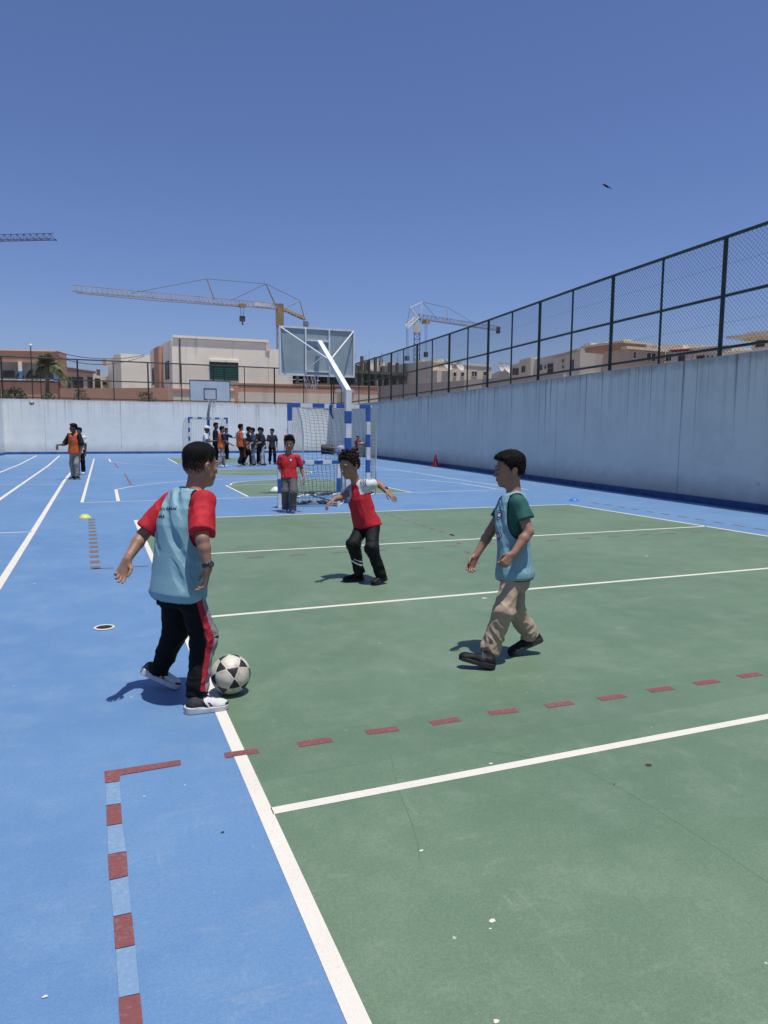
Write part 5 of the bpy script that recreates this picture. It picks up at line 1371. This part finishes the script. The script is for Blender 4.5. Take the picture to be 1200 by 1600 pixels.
# ------------------------------------------------------------------ fabrics
cloth('bib_blue', (.185, .330, .380), .55, .12); cloth('bib_trim', (.012, .014, .018), .7); cloth('bib_orange', (.56, .115, .030), .6)
cloth('red_jersey', (.42, .020, .030), .7); cloth('deep_red', (.32, .014, .022), .7); cloth('black_track', (.0045, .0045, .0052), .85); cloth('track_red', (.30, .018, .030), .7); cloth('track_grey', (.22, .21, .215), .7)
cloth('white_jersey', (.58, .60, .62), .7); cloth('black_stripe', (.012, .012, .016), .7); cloth('dark_slate', (.008, .0085, .010), .7)
cloth('chino', (.36, .275, .20), .85); cloth('teal_tee', (.028, .105, .088), .7); cloth('grey_slacks', (.105, .100, .105), .8); cloth('grey_joggers', (.30, .275, .245), .85); cloth('steel_joggers', (.185, .180, .170), .85)
cloth('black_tee', (.012, .012, .014), .8); cloth('navy_tee', (.018, .028, .075), .8); cloth('slate_tee', (.055, .075, .10), .8); cloth('charcoal_tee', (.028, .032, .045), .8); cloth('white_tee', (.62, .63, .64), .8); cloth('pale_slacks', (.50, .47, .43), .85); cloth('pink_sleeve', (.40, .25, .23), .8)
cloth('shoe_black', (.010, .010, .011), .6); cloth('shoe_white', (.55, .55, .54), .6); cloth('shoe_grey', (.10, .105, .115), .6); cloth('shoe_blue', (.04, .07, .20), .6); cloth('shoe_charcoal', (.030, .032, .036), .6)

def cvec(r, u, f): return r*RT+u*UP+f*FW
def Jpix(spec, D): return {k: P(x, y, D+o) for k, (x, y, o) in spec.items()}
def ang(deg): a = math.radians(deg); return math.cos(a)*HF+math.sin(a)*HR      # 0 away, 90 right, 180 towards the camera

# ---- boy with the ball, seen from behind
D = depth(G(318, 1103))
J = Jpix(dict(head=(313.5, 729.5, .02), neck=(303, 765, .0), lsh=(268, 784, .10), rsh=(319, 783, -.08), lel=(223, 836, .06), lwr=(199, 874, -.06), lhd=(189, 898, -.08), rel=(316, 842, -.20), rwr=(325, 889, -.20), rhd=(320, 919, -.17),
              lhp=(265, 907, .05), rhp=(295, 911, -.06), lkn=(276, 983, .17), lan=(249, 1047, .24), rkn=(318, 996, .0), ran=(307, 1086, -.07)), D)
rh = G(292, 1114); rt_ = G(355, 1106); lt_ = G(278, 1077); lh = G(224, 1073)+ZU*.085
J.update(rheel=rh+ZU*.001, rtoe=rt_+ZU*.001, ltoe=lt_+ZU*.004, lheel=lh)
def trk(J, q):
    right = -q['sh']
    def f(c, n):
        r = np.zeros(len(c), int); hp, kn, an = J['rhp'], J['rkn'], J['ran']
        for a, b in ((hp, kn), (kn, an)):
            d = b-a; t = np.clip(((c-a) @ d)/(d @ d), -.3, 1.3); v = c-(a+t[:, None]*d); near = (np.linalg.norm(v, axis=1) < .11) & (t > (-.25 if a is hp else 0.)) & (t <= (1. if a is hp else .93))
            dn = nz(d); rr = nz(right-dn*(right @ dn)); ff = nz(q['fh']-dn*(q['fh'] @ dn)-rr*(q['fh'] @ rr)); ph = np.degrees(np.arctan2(v @ ff, v @ rr)); out = (c-(J['lhp']+J['rhp'])/2) @ right > .0
            r[near & out & (ph > -22) & (ph < 10)] = 1; r[near & out & (ph >= 10) & (ph < 50)] = 2
        return r
    return f
pL = dict(slim=.92, label='boy seen from behind in a light blue bib over a red shirt beside the football', base=G(300, 1095), S=.97, h=.0036, hb=.0030, head_s=1.03, skin='skin', hair='short', hairm='hair_black',
     hf=nz(ang(38)-ZU*.10), hu=ZU, lhand=dict(n=nz(-HF*.7+HR*.5), th=nz(HR+HF*.2), curl=(.45, .55, .65, .75), spread=.10, tin=.5), rhand=dict(n=nz(-HR*.8-HF*.3), th=nz(HF*.9-HR*.3), curl=(.45, .55, .6, .7), tin=.6),
     trousers=dict(m=['black_track', 'track_red', 'track_grey'], region=trk, r=.046, hem=-.02, w=1.05, fold=1.2), shirt=dict(m=['red_jersey'], sleeve=.84, sr=.064, neck=.055), bib=dict(m='bib_blue', trim='bib_trim', t0=-.24, flare=.012, sl=.55, tuck=.026, drop=.085, deep=.155, cutin=.052),
     shoe=['shoe_charcoal', 'shoe_white', 'shoe_black', 'rubber_white'], shoestyle='retro', lfup=nz(cvec(.30, 1, 0)), watch='r', watch_dir=nz(cvec(.75, .35, -.6)), belly=-.015)
pL['rfup'] = ZU
# ---- boy in red with white sleeves, arms out
D = depth(G(575, 908))
JM = Jpix(dict(head=(546, 729.5, -.10), neck=(556, 752, -.03), lsh=(572, 757.5, -.10), rsh=(552, 764, .08), lel=(591, 755, .05), lwr=(604, 767.5, -.07), lhd=(615, 778, -.09), rel=(535, 776, -.06), rwr=(521, 781, -.20), rhd=(512, 788, -.24),
               lhp=(582, 820, -.06), rhp=(566, 818, .06), rkn=(552, 850, -.13), ran=(562, 894, -.05), lkn=(581, 857, -.20), lan=(595, 896, -.14)), D)
JM.update(rheel=G(567, 906)+ZU*.002, rtoe=G(537, 909)+ZU*.002, ltoe=G(582, 915)+ZU*.003, lheel=G(603, 911)+ZU*.035)
def mstripe(J, q):
    def f(c, n):
        r = np.zeros(len(c), int); a, b = J['rkn'], J['ran']; d = b-a; t = ((c-a) @ d)/(d @ d); v = c-a-t[:, None]*d
        x = v @ RT; near = np.linalg.norm(v, axis=1) < .10
        sl = t-x*2.6
        r[near & (sl > .49) & (sl < .52) & (x > -.02)] = 1; r[near & (sl > .60) & (sl < .665)] = 1
        return r
    return f
def mshirt(J, q):
    S = q['S']
    def f(c, n):
        r = np.zeros(len(c), int)
        for a in 'lr':
            s0, e = q['sl'][a]; d = e-s0; Ld = np.linalg.norm(d); dn = d/Ld; t = ((c-s0) @ dn)/S; v = c-s0-((c-s0) @ dn)[:, None]*dn; rad = np.linalg.norm(v, axis=1)/S
            wht = ((t > -.055) & (rad < .088)); r[wht & (t < .3)] = 1
            e2 = nz(np.cross(dn, q['f'])); x = np.abs((v @ nz(q['f']-dn*(q['f'] @ dn))))/S; topside = (c-s0) @ q['up'] > -.02*S
            for st in (-.0, .016, .032): r[wht & topside & (np.abs(x-st) < .0035) & (t < .12)] = 2
        z = ((c-q['N']) @ q['up'])/S; x = np.abs((c-q['N']) @ q['s'])/S
        x0 = .060+.30*np.maximum(0, -z-.02); r[(z > -.150) & (x > x0) & (r == 0)] = 1
        back = ((c-q['N']) @ q['f'])/S < -.02
        cell = np.sin((c @ q['s'])*160/S)*np.sin((c @ q['up'])*120/S)
        r[back & (z < -.20) & (z > -.30) & (cell > .25) & (x < .06)] = 1; r[back & (z < -.13) & (z > -.18) & (x < .08)] = 3
        return r
    return f
pM = dict(slim=.90, label='boy in a red shirt with white sleeves, arms spread, dark trousers', base=G(573, 910), S=.93, h=.0048, hb=.0040, head_s=1.12, skin='skin', hair='curly', hairm='hair_brown',
     hf=nz(ang(222)-ZU*.22), hu=nz(ZU-.10*HR), lhand=dict(n=nz(-ZU*.6-HF*.6), th=nz(-HF*.7-HR*.2-ZU*.4), curl=(.05, .05, .08, .10), spread=.34, tin=.1), rhand=dict(n=nz(-ZU+HF*.1), th=nz(-HF+HR*.2), curl=(.45, .5, .5, .6), spread=.2, tin=.2),
     trousers=dict(m=['dark_slate', 'white_jersey'], region=mstripe, r=.052, hem=-.04, w=1.02), shirt=dict(m=['red_jersey', 'white_jersey', 'black_stripe', 'navy_tee'], sleeve=.56, s0=.046, sr=.053, region=mshirt, t0=-.07, flare=.030, neck=.058),
     shoe=['shoe_black', 'shoe_black', 'shoe_black', 'rubber_black'], shoestyle='lace', watch='l', watch_dir=nz(cvec(.3, .9, -.3)), belly=.03)
# ---- boy walking in profile in a bib
D = depth(G(785, 1030))
JR = Jpix(dict(head=(796, 735.5, .0), neck=(803, 768, .0), lsh=(810, 787, -.13), rsh=(793, 786, .11), lel=(826, 831, -.17), lwr=(802, 866, -.22), lhd=(791, 878, -.23), rel=(766, 831, .13), rwr=(744, 868, .08), rhd=(735, 886, .06),
               lhp=(801, 890, -.07), rhp=(808, 889, .06), lkn=(787, 956, -.13), lan=(764, 1018, -.10), rkn=(803, 951, .02), ran=(831, 996, .12)), D)
JR.update(lheel=G(771, 1046)+ZU*.004, ltoe=G(717, 1043)+ZU*.055, rtoe=G(797, 1025)+ZU*.004, rheel=G(846, 1021)+ZU*.085)
pR = dict(slim=.86, label='boy walking in profile in a light blue bib, green shirt and beige trousers', base=G(788, 1033), S=.96, h=.0036, hb=.0030, head_s=1.02, skin='skin', hair='crop', hairm='hair_black',
     hf=nz(ang(262)-ZU*.10), hu=ZU, lhand=dict(n=nz(HF*.85-ZU*.3), th=nz(-HR*.6+ZU*.7), curl=(.95, 1.0, 1.05, 1.1), spread=.05, tin=.9), rhand=dict(n=nz(-HF*.5-HR*.2+ZU*.1), th=nz(-HR*.8-HF*.4), curl=(.45, .55, .6, .65), spread=.16, tin=.5),
     trousers=dict(m=['chino'], r=.056, hem=.02, w=.97, fold=1.6), shirt=dict(m=['teal_tee'], sleeve=.56, sr=.060, neck=.062, vneck=.03), bib=dict(m='bib_blue', trim='bib_trim', t0=-.15, flare=.008, sl=-.4, tuck=.004, drop=.075, deep=.145, cutin=.050, seed=3, badges=((.045, -.075, .034), (.06, -.215, .030))),
     shoe=['shoe_black', 'shoe_charcoal', 'shoe_black', 'rubber_black'], shoestyle='strap', lfup=nz(cvec(.38, 1, -.05)), rfup=nz(cvec(-.45, 1, 0)), belly=.01)
# ---- goalkeeper walking towards the camera
D = depth(G(452, 801))
JK = Jpix(dict(head=(452.5, 694.5, .0), neck=(451, 709, .03), lsh=(464, 715, .03), rsh=(439, 715, .03), rel=(437, 731, .08), rwr=(442, 742, -.03), rhd=(446, 746, -.10), lel=(471, 732, .08), lwr=(475, 746, .03), lhd=(475.5, 753, .0),
               rhp=(446.5, 744, .0), lhp=(457.5, 744, .0), rkn=(445.5, 768, -.06), ran=(446, 795, .08), lkn=(458.5, 769, -.14), lan=(457, 797, -.07)), D)
JK.update(rheel=JK['ran']*(1, 1, 0)+HF*.05+ZU*.004, rtoe=JK['ran']*(1, 1, 0)-HF*.17+ZU*.004, lheel=JK['lan']*(1, 1, 0)+HF*.05+ZU*.004, ltoe=JK['lan']*(1, 1, 0)-HF*.16+HR*.03+ZU*.004)
def kshirt(J, q):
    S = q['S']
    def f(c, n):
        r = np.zeros(len(c), int); x = ((c-q['N']) @ q['s'])/S; z = ((c-q['N']) @ q['up'])/S; y = (c-q['N']) @ q['f']
        b_ = np.hypot(x-.055, z+.13); r[(y > 0) & (b_ < .038)] = 1; r[(y > 0) & (b_ < .020)] = 2; return r
    return f
pK = dict(label='boy in a red shirt and grey trousers walking towards the camera by the mini goal', base=G(452, 802), S=.97, h=.0055, hb=.005, head_s=1.06, skin='skin', hair='curly', hairm='hair_black', hf=nz(ang(178)-ZU*.05), hu=ZU,
     lhand=dict(n=nz(-HR), th=nz(-HF), curl=(.4, .45, .5, .5)), rhand=dict(n=nz(HR*.3+HF*.9), th=nz(HR), curl=(.6, .7, .7, .7), tin=.6), trousers=dict(m=['grey_slacks'], top=.072, r=.062, w=1.05, fold=1.2), shirt=dict(m=['red_jersey', 'navy_tee', 'white_jersey'], sleeve=.72, sr=.066, vneck=.06, neck=.064, region=kshirt, t0=-.12, flare=.012),
     shoe=['shoe_blue', 'shoe_blue', 'shoe_blue', 'rubber_white'], shoestyle='lace', watch='r', watch_dir=nz(cvec(-.5, .3, -.7)))
PEOPLE = [(J, pL), (JM, pM), (JR, pR), (JK, pK)]

# ---- children further off: a standing skeleton posed by angles
def stand(px, py, H_, face, lean=0., step=0., la=(0, 0), ra=(0, 0), lab=8, rab=8, head=None, hd_dn=0., shift=0.):
    """la/ra: (shoulder swing forward, elbow bend) in degrees; step: stride half-length as part of height"""
    k = H_/1.475; b = G(px, py); f = ang(face); l = np.cross(ZU, f); W = lambda x, y, z: b+(l*x+f*y)*k+ZU*z*k
    J = {}; ln = math.radians(lean); up = lambda x, y, z: W(x, y*1.0+math.sin(ln)*(z-.74), .74+(z-.74)*math.cos(ln))
    J['lhp'], J['rhp'] = W(.075, 0, .755), W(-.075, 0, .755); J['lsh'], J['rsh'] = up(.142, 0, 1.155), up(-.142, 0, 1.155); J['neck'] = up(0, .0, 1.19); J['head'] = up(0, .025, 1.345)
    for s, a, (sw, eb), ab, sg in ((1, 'l', la, lab, 1), (-1, 'r', ra, rab, -1)):
        t = math.radians(sw); e = math.radians(sw+eb); o = math.sin(math.radians(ab))
        el = J[a+'sh']+(f*math.sin(t)*.245-ZU*math.cos(t)*.245+l*sg*o*.245)*k; wr = el+(f*math.sin(e)*.215-ZU*math.cos(e)*.215+l*sg*(o*.10-.10*(eb > 60))*.215)*k
        J[a+'el'], J[a+'wr'] = el, wr; J[a+'hd'] = wr+nz(wr-el)*.08*k
        y = step*sg*1.475; rise = .05 if y < -.08 else 0
        J[a+'an'] = W(.085*sg, y, .085+rise); J[a+'kn'] = W(.080*sg, y*.5+.035+abs(y)*.2, .42); J[a+'heel'] = W(.085*sg, y-.055, .004+rise*1.1); J[a+'toe'] = W(.105*sg, y+.165, .004)
    hf = ang(head if head is not None else face)
    return J, dict(base=b, S=k*.985, hf=nz(hf-ZU*hd_dn), h=.0115 if H_ > 0 else .01, hb=.0100, head_s=1.0)
def far(label, sk, trousers, shirt, bib=None, shoes='shoe_black', sole='rubber_white', hair='crop', skin='skin', **kw):
    J, o = sk; o.update(label=label, trousers=dict(m=[trousers], r=.060), shirt=dict(m=[shirt], sleeve=kw.pop('sleeve', .75), sr=.066), shoe=[shoes, shoes, shoes, sole], hair=hair, skin=skin, group='children at the far end of the courts')
    if bib: o['bib'] = dict(m=bib, t0=-.20, flare=.006, back_badges=kw.pop('bb', ()), badges=kw.pop('fb', ()))
    o.update(kw); PEOPLE.append((J, o))
far('teenager in an orange bib and grey joggers standing on the running lane line', stand(118.5, 749, 1.63, 190, la=(5, 18), ra=(10, 80), lab=22, rab=28, head=228, step=.03), 'grey_joggers', 'black_tee', 'bib_orange', 'shoe_black', fb=((.07, -.09, .032),), skin='skin_dark', sleeve=.95)
far('child in a white shirt half hidden behind the orange bibbed teenager on the lane', stand(126.5, 741, 1.52, 175, la=(0, 10), ra=(0, 10), head=185), 'black_track', 'white_tee', None, 'shoe_white', skin='skin_dark')
far('person in a white cap and white top holding a dark bag at the far goal', stand(321, 728.5, 1.62, 92, la=(18, 75), ra=(22, 70), head=90, lean=6), 'pale_slacks', 'white_tee', None, 'shoe_white', cap='white_jersey', skin='skin_dark')
far('tall boy in a dark shirt and black trousers standing at the far goal', stand(337.5, 725, 1.78, 80, la=(10, 60), ra=(5, 20), head=120), 'black_track', 'black_tee', None, 'shoe_black', skin='skin_dark')
far('boy in an orange bib and pale grey joggers with white trainers', stand(346, 730, 1.62, 60, la=(-5, 15), ra=(25, 35), head=75, step=.07, lean=3), 'grey_joggers', 'navy_tee', 'bib_orange', 'shoe_white')
far('boy in navy reaching to the right goal post at the far goal', stand(353.5, 718.5, 1.56, 45, la=(10, 20), ra=(60, 30), rab=35, head=80), 'black_track', 'navy_tee', None, 'shoe_black')
far('boy seen from behind in an orange bib and black trousers stepping right', stand(376.5, 728.5, 1.72, 30, la=(5, 25), ra=(5, 15), head=50, step=.13), 'black_track', 'white_tee', 'bib_orange', 'shoe_black', bb=((.0, -.06, .062),), skin='skin')
far('boy in a black shirt right behind the orange bibbed boy with a badge', stand(386.5, 726.5, 1.62, 75, la=(20, 35), ra=(-15, 25), head=55, step=.10, lean=5), 'black_track', 'black_tee', None, 'shoe_black')
far('boy in a slate shirt and grey trousers holding an orange bib', stand(397, 728.5, 1.57, 240, la=(15, 40), ra=(20, 45), head=255, step=.04, lean=3), 'steel_joggers', 'slate_tee', None, 'shoe_black')
far('boy in black standing behind the boy in pale trousers', stand(405.5, 725, 1.60, 130, la=(25, 80), ra=(15, 85), head=105, lean=4), 'black_track', 'black_tee', None, 'shoe_black', skin='skin_dark')
far('boy in a black shirt with pink sleeves and pale grey trousers', stand(412, 728, 1.57, 250, la=(15, 60), ra=(30, 95), head=240, step=.05, lean=6), 'pale_slacks', 'charcoal_tee', None, 'shoe_black', skin='skin')
far('boy in a dark navy shirt and black trousers at the right of the group', stand(425.5, 725.5, 1.54, 160, la=(-10, 15), ra=(15, 25), lab=16, rab=14, head=215, step=.07, lean=-3), 'black_track', 'charcoal_tee', None, 'shoe_black')
far('child in a red shirt behind the left post of the tall goal', stand(452, 727, 1.56, 190, la=(20, 60), ra=(0, 12), lab=15, head=200), 'black_track', 'red_jersey', None, 'shoe_black')
def sit(J, o, z):
    """seat the standing skeleton on something z high"""
    f = nz(o['hf']*(1, 1, 0)); d = (J['lhp']+J['rhp'])/2; drop = d[2]-z-.09
    for k in J:
        if k[1:] in ('hp', 'sh', 'el', 'wr', 'hd') or k in ('neck', 'head'): J[k] = J[k]-ZU*drop-f*.36
    for a in 'lr':
        J[a+'kn'] = J[a+'hp']+f*.36-ZU*.02; J[a+'kn'][2] = .44; J[a+'an'] = J[a+'kn']*(1, 1, 0)+ZU*.085; J[a+'heel'] = J[a+'an']*(1, 1, 0)-f*.055+ZU*.004; J[a+'toe'] = J[a+'heel']+f*.23
        J[a+'el'] = J[a+'sh']-ZU*.23*o['S']-f*.02; J[a+'wr'] = J[a+'el']+f*.19-ZU*.05; J[a+'hd'] = J[a+'wr']+f*.08
    return J, o
sJ, sO = stand(553, 713.5, 1.50, 205, head=215)
far('child in a dark red shirt sitting in the far corner by the right wall', sit(sJ, sO, .36), 'black_track', 'deep_red', None, 'shoe_black')
for J_, o_ in PEOPLE: person(J_, o_)

# lettering on the back of the first boy's bib: two short lines of small dark script
def on_surface(ob, pts_uv, o, r, name, m, parent):
    fr = o['frames']; off = np.zeros(3); q = ob.parent
    while q is not None: off += np.array(q.location); q = q.parent
    bvh = BVHTree.FromPolygons([v.co+Vector(off) for v in ob.data.vertices], [tuple(p.vertices) for p in ob.data.polygons]); b = MB()
    for line in pts_uv:
        out = []
        for x, z in line:
            src = fr['C']+fr['ss']*x+fr['up']*z-fr['fs']*.4; hit = bvh.ray_cast(Vector(src), Vector(fr['fs']))
            if hit[0] is not None: out.append(np.array(hit[0])-fr['fs']*.0012)
        if len(out) > 1: b.tube(out, r, 5)
    return b.build(name, m, parent)
rg = random.Random(4); strokes = []
for z0, x0, x1 in ((-.050, .075, -.055), (-.092, .075, .012)):
    x = x0
    while x > x1:
        wd_ = rg.uniform(.012, .026); n = 7; pts = []
        for i in range(n+1):
            t = i/n; pts.append((x-wd_*t, z0+.0035*math.sin(t*9+x*300)-(.004 if t > .85 else 0)))
        strokes.append(pts)
        if rg.random() < .75: xx = x-wd_*rg.uniform(.1, .8); strokes.append([(xx, z0), (xx+.001, z0+rg.uniform(.008, .015))])
        if rg.random() < .5: xx = x-wd_*rg.uniform(.2, .8); strokes.append([(xx, z0-.009), (xx-.003, z0-.009)])
        x -= wd_+rg.uniform(.002, .006)
on_surface(pL['bib_obj'], strokes, pL, .0017, 'lettering', M['bib_trim'], pL['bib_obj'])

# ------------------------------------------------------------------ footballs
def football(label, c, R_, rot, white, black):
    bm = bmesh.new(); bmesh.ops.create_icosphere(bm, subdivisions=6, radius=1.0); ph = (1+5**.5)/2
    n5 = np.array([nz(v) for a in (1, -1) for b_ in (ph, -ph) for v in ((0, a, b_), (a, b_, 0), (b_, 0, a))])
    n3 = [nz((a, b_, c_)) for a in (1, -1) for b_ in (1, -1) for c_ in (1, -1)]+[nz(v) for a in (1/ph, -1/ph) for b_ in (ph, -ph) for v in ((a, 0, b_), (b_, a, 0), (0, b_, a))]
    n3 = np.array(n3); Mr = np.array(rot.to_matrix())
    V = np.array([v.co for v in bm.verts]); V /= np.linalg.norm(V, axis=1, keepdims=True)
    def fld(V): a = (V @ n5.T).max(1)/.85065; b_ = (V @ n3.T).max(1)/.93417; return a, b_
    a, b_ = fld(V); g = np.abs(a-b_); groove = np.exp(-(g/.012)**2)*.010; inset = np.exp(-((a-b_-.075)/.012)**2)*.006
    W_ = (V*(1-groove-inset)[:, None]*R_) @ Mr.T+np.asarray(c)
    F = [[v.index for v in f.verts] for f in bm.faces]; C_ = np.array([V[f].mean(0) for f in F]); a, b_ = fld(C_/np.linalg.norm(C_, axis=1, keepdims=True)); bm.free()
    mi = np.where(b_ > a+.004, 1, 0); mi[(np.abs(a-b_-.075) < .010)] = 2
    o = mk('football', W_-np.asarray(c), F, [white, black, M['ball_line']], None, True, mi); o.location = tuple(float(x) for x in c)
    return tag(o, label, 'ball')
def ball_mat(name, c, d):
    k = NB(name); v = k.coord(); n = k.noise(v, 14, 5, .65); f = k.noise(v, 120, 3)
    k.color(k.mix(k.ramp(n, .38, .72), c, d)); k.set(.5, 0, .4); k.bump(f, .2, .002); return k.m
M['ball_white'] = ball_mat('ball_white', (.60, .56, .46), (.38, .34, .27)); M['ball_black'] = ball_mat('ball_black', (.012, .013, .018), (.035, .035, .04)); M['ball_line'] = ball_mat('ball_line', (.42, .39, .32), (.25, .23, .19))
from mathutils import Euler, Quaternion
q = G(361, 1083); q[2] = .1105
tocam = nz(EYE-q)
def ball_rot(up_dir, fwd):
    """put a vertex where two pentagons and two triangles meet a little below the middle of the visible face"""
    ph = (1+5**.5)/2; n5 = nz((0, 1, ph)); n5b = nz((0, -1, ph)); n3 = nz((1, 1, 1))
    a = n5; bvec = nz((ph, 0, 1)) ; z = nz(a); m = nz(nz((1, 1, 1))-z*(nz((1, 1, 1)) @ z)); A = np.stack([z, m, np.cross(z, m)], 1)
    z2 = nz(up_dir); m2 = nz(fwd-z2*(fwd @ z2)); B_ = np.stack([z2, m2, np.cross(z2, m2)], 1); return Matrix((B_ @ A.T).tolist()).to_euler()
football('black and white football on the court line by the first boy', q, .1105, ball_rot(tocam*.62+UP*.80+RT*.02, -UP+RT*.10), M['ball_white'], M['ball_black'])
qf = P(49.5, 629.5, 36.); football('small football in mid air in front of the far wall', qf, .125, Euler((.6, .2, .1)), M['ball_white'], M['ball_black'])

# ------------------------------------------------------------------ small things on the courts
def cone(label, c, m, hgt=.62, r=.13):
    t = thing('traffic_cone', label, 'cone', c); c = np.asarray(c, float)
    b = MB(); b.lathe(c+ZU*.035, [(r, 0), (r*.9, .01), (.03, hgt-.05), (.022, hgt-.035), (.0, hgt-.035)], 20); b.build('cone_body', m, t, True)
    b = MB(); b.box((c[0]-r*1.25, c[1]-r*1.25, .003), (c[0]+r*1.25, c[1]+r*1.25, .034)); b.build('base', m, t)
M['cone_red'] = mat('cone_red', (.50, .030, .040), .5)
cq = G(682.5, 729); cone('red traffic cone standing against the foot of the right wall', (cq[0]-.06, cq[1], 0), M['cone_red'], .50, .155)
def disc(label, c, m, R_=.11, hgt=.055):
    b = MB(); b.lathe(np.asarray(c)+ZU*.004, [(R_, 0), (R_*.98, .006), (R_*.55, hgt*.85), (R_*.40, hgt), (R_*.34, hgt*.95), (R_*.36, hgt*.75)], 24); o = b.build('marker_disc', m, None, True)
    return tag(o, label, 'marker cone', 'training marker discs')
disc('yellow green marker disc on the blue court left of the green corner', G(133, 809.5), mat('disc_yellow', (.52, .60, .14), .5), .105, .06)
disc('blue marker disc beyond the right corner of the green court', G(897, 782.5), mat('disc_blue', (.03, .20, .55), .5), .11, .06)
disc('white marker disc on the green key behind the mini goal', G(433, 766.5), mat('disc_white', (.60, .60, .58), .5), .17, .09)
mh = G(163, 981); t = thing('floor_socket', 'round dark post socket with a white rim in the blue court', 'floor socket', (mh[0], mh[1], 0))
b = MB(); b.lathe((mh[0], mh[1], .004), [(.058, .0005), (.059, .004), (.068, .005), (.073, .003), (.074, 0)], 32); b.build('rim', M['white_line'], t, True)
b = MB(); b.lathe((mh[0], mh[1], .004), [(.0, .0015), (.0585, .0015)], 32); b.build('cover', mat('socket_dark', (.012, .011, .010), .9, .5, 30), t)
# things lying in the far right corner
bnv = G(532, 711); bench = thing('bench', 'low bench beside the dark roll in the far right corner', 'bench', bnv)
ba, bb_ = G(516, 710), G(549, 712.5); b = MB(); b.beam(ba+ZU*.42, bb_+ZU*.42, .32, .05); b.build('seat', mat('bench_wood', (.32, .22, .13), .7), bench)
for u in (.12, .88):
    b = MB(); q = lerp(ba, bb_, u); b.beam(q+ZU*.002, q+ZU*.393, .06, .26); b.build('leg', M['rust'], bench)
rl = G(513, 709.5); b = MB(); c = rl+ZU*.30
b.lathe(c-HR*.45, [(.0, 0), (.12, .0), (.13, .05), (.20, .05), (.21, .0), (.28, .02), (.30, .10), (.285, .22), (.30, .34), (.28, .46), (.295, .60), (.27, .72), (.0, .74)], 22, HR)
tag(b.build('rolled_mat', M['rubber_black'], None, True), 'thick dark roll of matting lying in the far right corner', 'rolled mat')
bgq = G(534, 713); b = MB(); b.lathe(bgq+ZU*.005, [(.0, 0), (.22, .02), (.33, .16), (.35, .36), (.27, .56), (.10, .66), (.0, .67)], 20); bag = b.build('ball_bag', mat('bag_blue', (.03, .05, .22), .6, .5, 7, c2=(.45, .46, .50)), None, True); tag(bag, 'round blue and white ball bag in front of the bench', 'bag')
bq = G(567, 714); bin_ = thing('bin', 'small beige bin against the right wall behind the tall goal', 'bin', bq); b = MB(); b.lathe(bq+ZU*.003, [(.0, 0), (.24, .0), (.28, .72), (.27, .74)], 20); b.build('bin_body', mat('bin_beige', (.34, .30, .24), .7), bin_, True); b = MB(); b.lathe(bq+ZU*.003, [(.30, .74), (.31, .79), (.20, .83), (.0, .84)], 20); b.build('lid', mat('bin_lid', (.30, .27, .22), .7), bin_, True)
# orange bib and bag held by children of the group
hb_ = [o for J, o in PEOPLE if 'holding an orange bib' in o['label']][0]; hJ = [J for J, o in PEOPLE if o is hb_][0]
q = hJ['rhd']; b = MB(); pts = [q+ZU*.03, q-ZU*.12+HR*.02, q-ZU*.30-HR*.02, q-ZU*.46]
for dx in (-.05, .0, .05): b.tube([p+HR*dx*(.5+i*.35)+HF*.02*math.sin(i*3+dx*30) for i, p in enumerate(pts)], [.02, .05, .065, .05], 7)
tag(b.build('held_bib', M['bib_orange'], None, True), 'bright orange bib dangling from the hand of the boy in slate', 'bib')
hc = [J for J, o in PEOPLE if 'white cap' in o['label']][0]; q = (hc['lhd']+hc['rhd'])/2; b = MB(); b.lathe(q-ZU*.13+HR*.05, [(.0, 0), (.10, .02), (.15, .12), (.12, .22), (.0, .26)], 14); tag(b.build('bag', M['black_tee'], None, True), 'small dark bag held by the person in the white cap', 'bag')
hw_ = [J for J, o in PEOPLE if 'running lane' in o['label']][0]; q = hw_['rhd']; b = MB(); b.tube([q-HR*.03+ZU*.03, q-HR*.04-ZU*.14], [.03, .034], 8); tag(b.build('bottle', mat('bottle_grey', (.15, .20, .24), .3), None, True), 'small bottle in the hand of the teenager on the lane', 'bottle')
# bird gliding above the right wall
bc_ = P(947.5, 290.5, 38.); b = MB(); ax = nz(-RT*.85+UP*.48+FW*.1)
b.tube([bc_+ax*.24, bc_+ax*.20, bc_+ax*.12, bc_, bc_-ax*.10, bc_-ax*.2], [.004, .026, .045, .052, .030, .012], 10)
bird = thing('bird', 'small dark bird gliding high over the right fence', 'bird', bc_); b.build('body', mat('bird_dark', (.018, .017, .015), .8), bird, True)
b = MB(); sd = nz(np.cross(ax, UP)); b.face([bc_-ax*.16+sd*.02, bc_-ax*.30+sd*.045, bc_-ax*.30-sd*.045, bc_-ax*.16-sd*.02]); b.beam(bc_-ax*.15, bc_-ax*.30, .06, .012, UP); b.build('tail', M['bird_wing'] if 'bird_wing' in M else M['black_tee'], bird)
for s_ in (1, -1):
    b = MB(); b.tube([bc_+ax*.07+sd*s_*.03, bc_+ax*.06+sd*s_*.055-UP*.01, bc_-ax*.06+sd*s_*.075-UP*.02, bc_-ax*.22+sd*s_*.06-UP*.02], [.03, .026, .018, .004], 6); b.build('wing', M['black_tee'], bird, True)
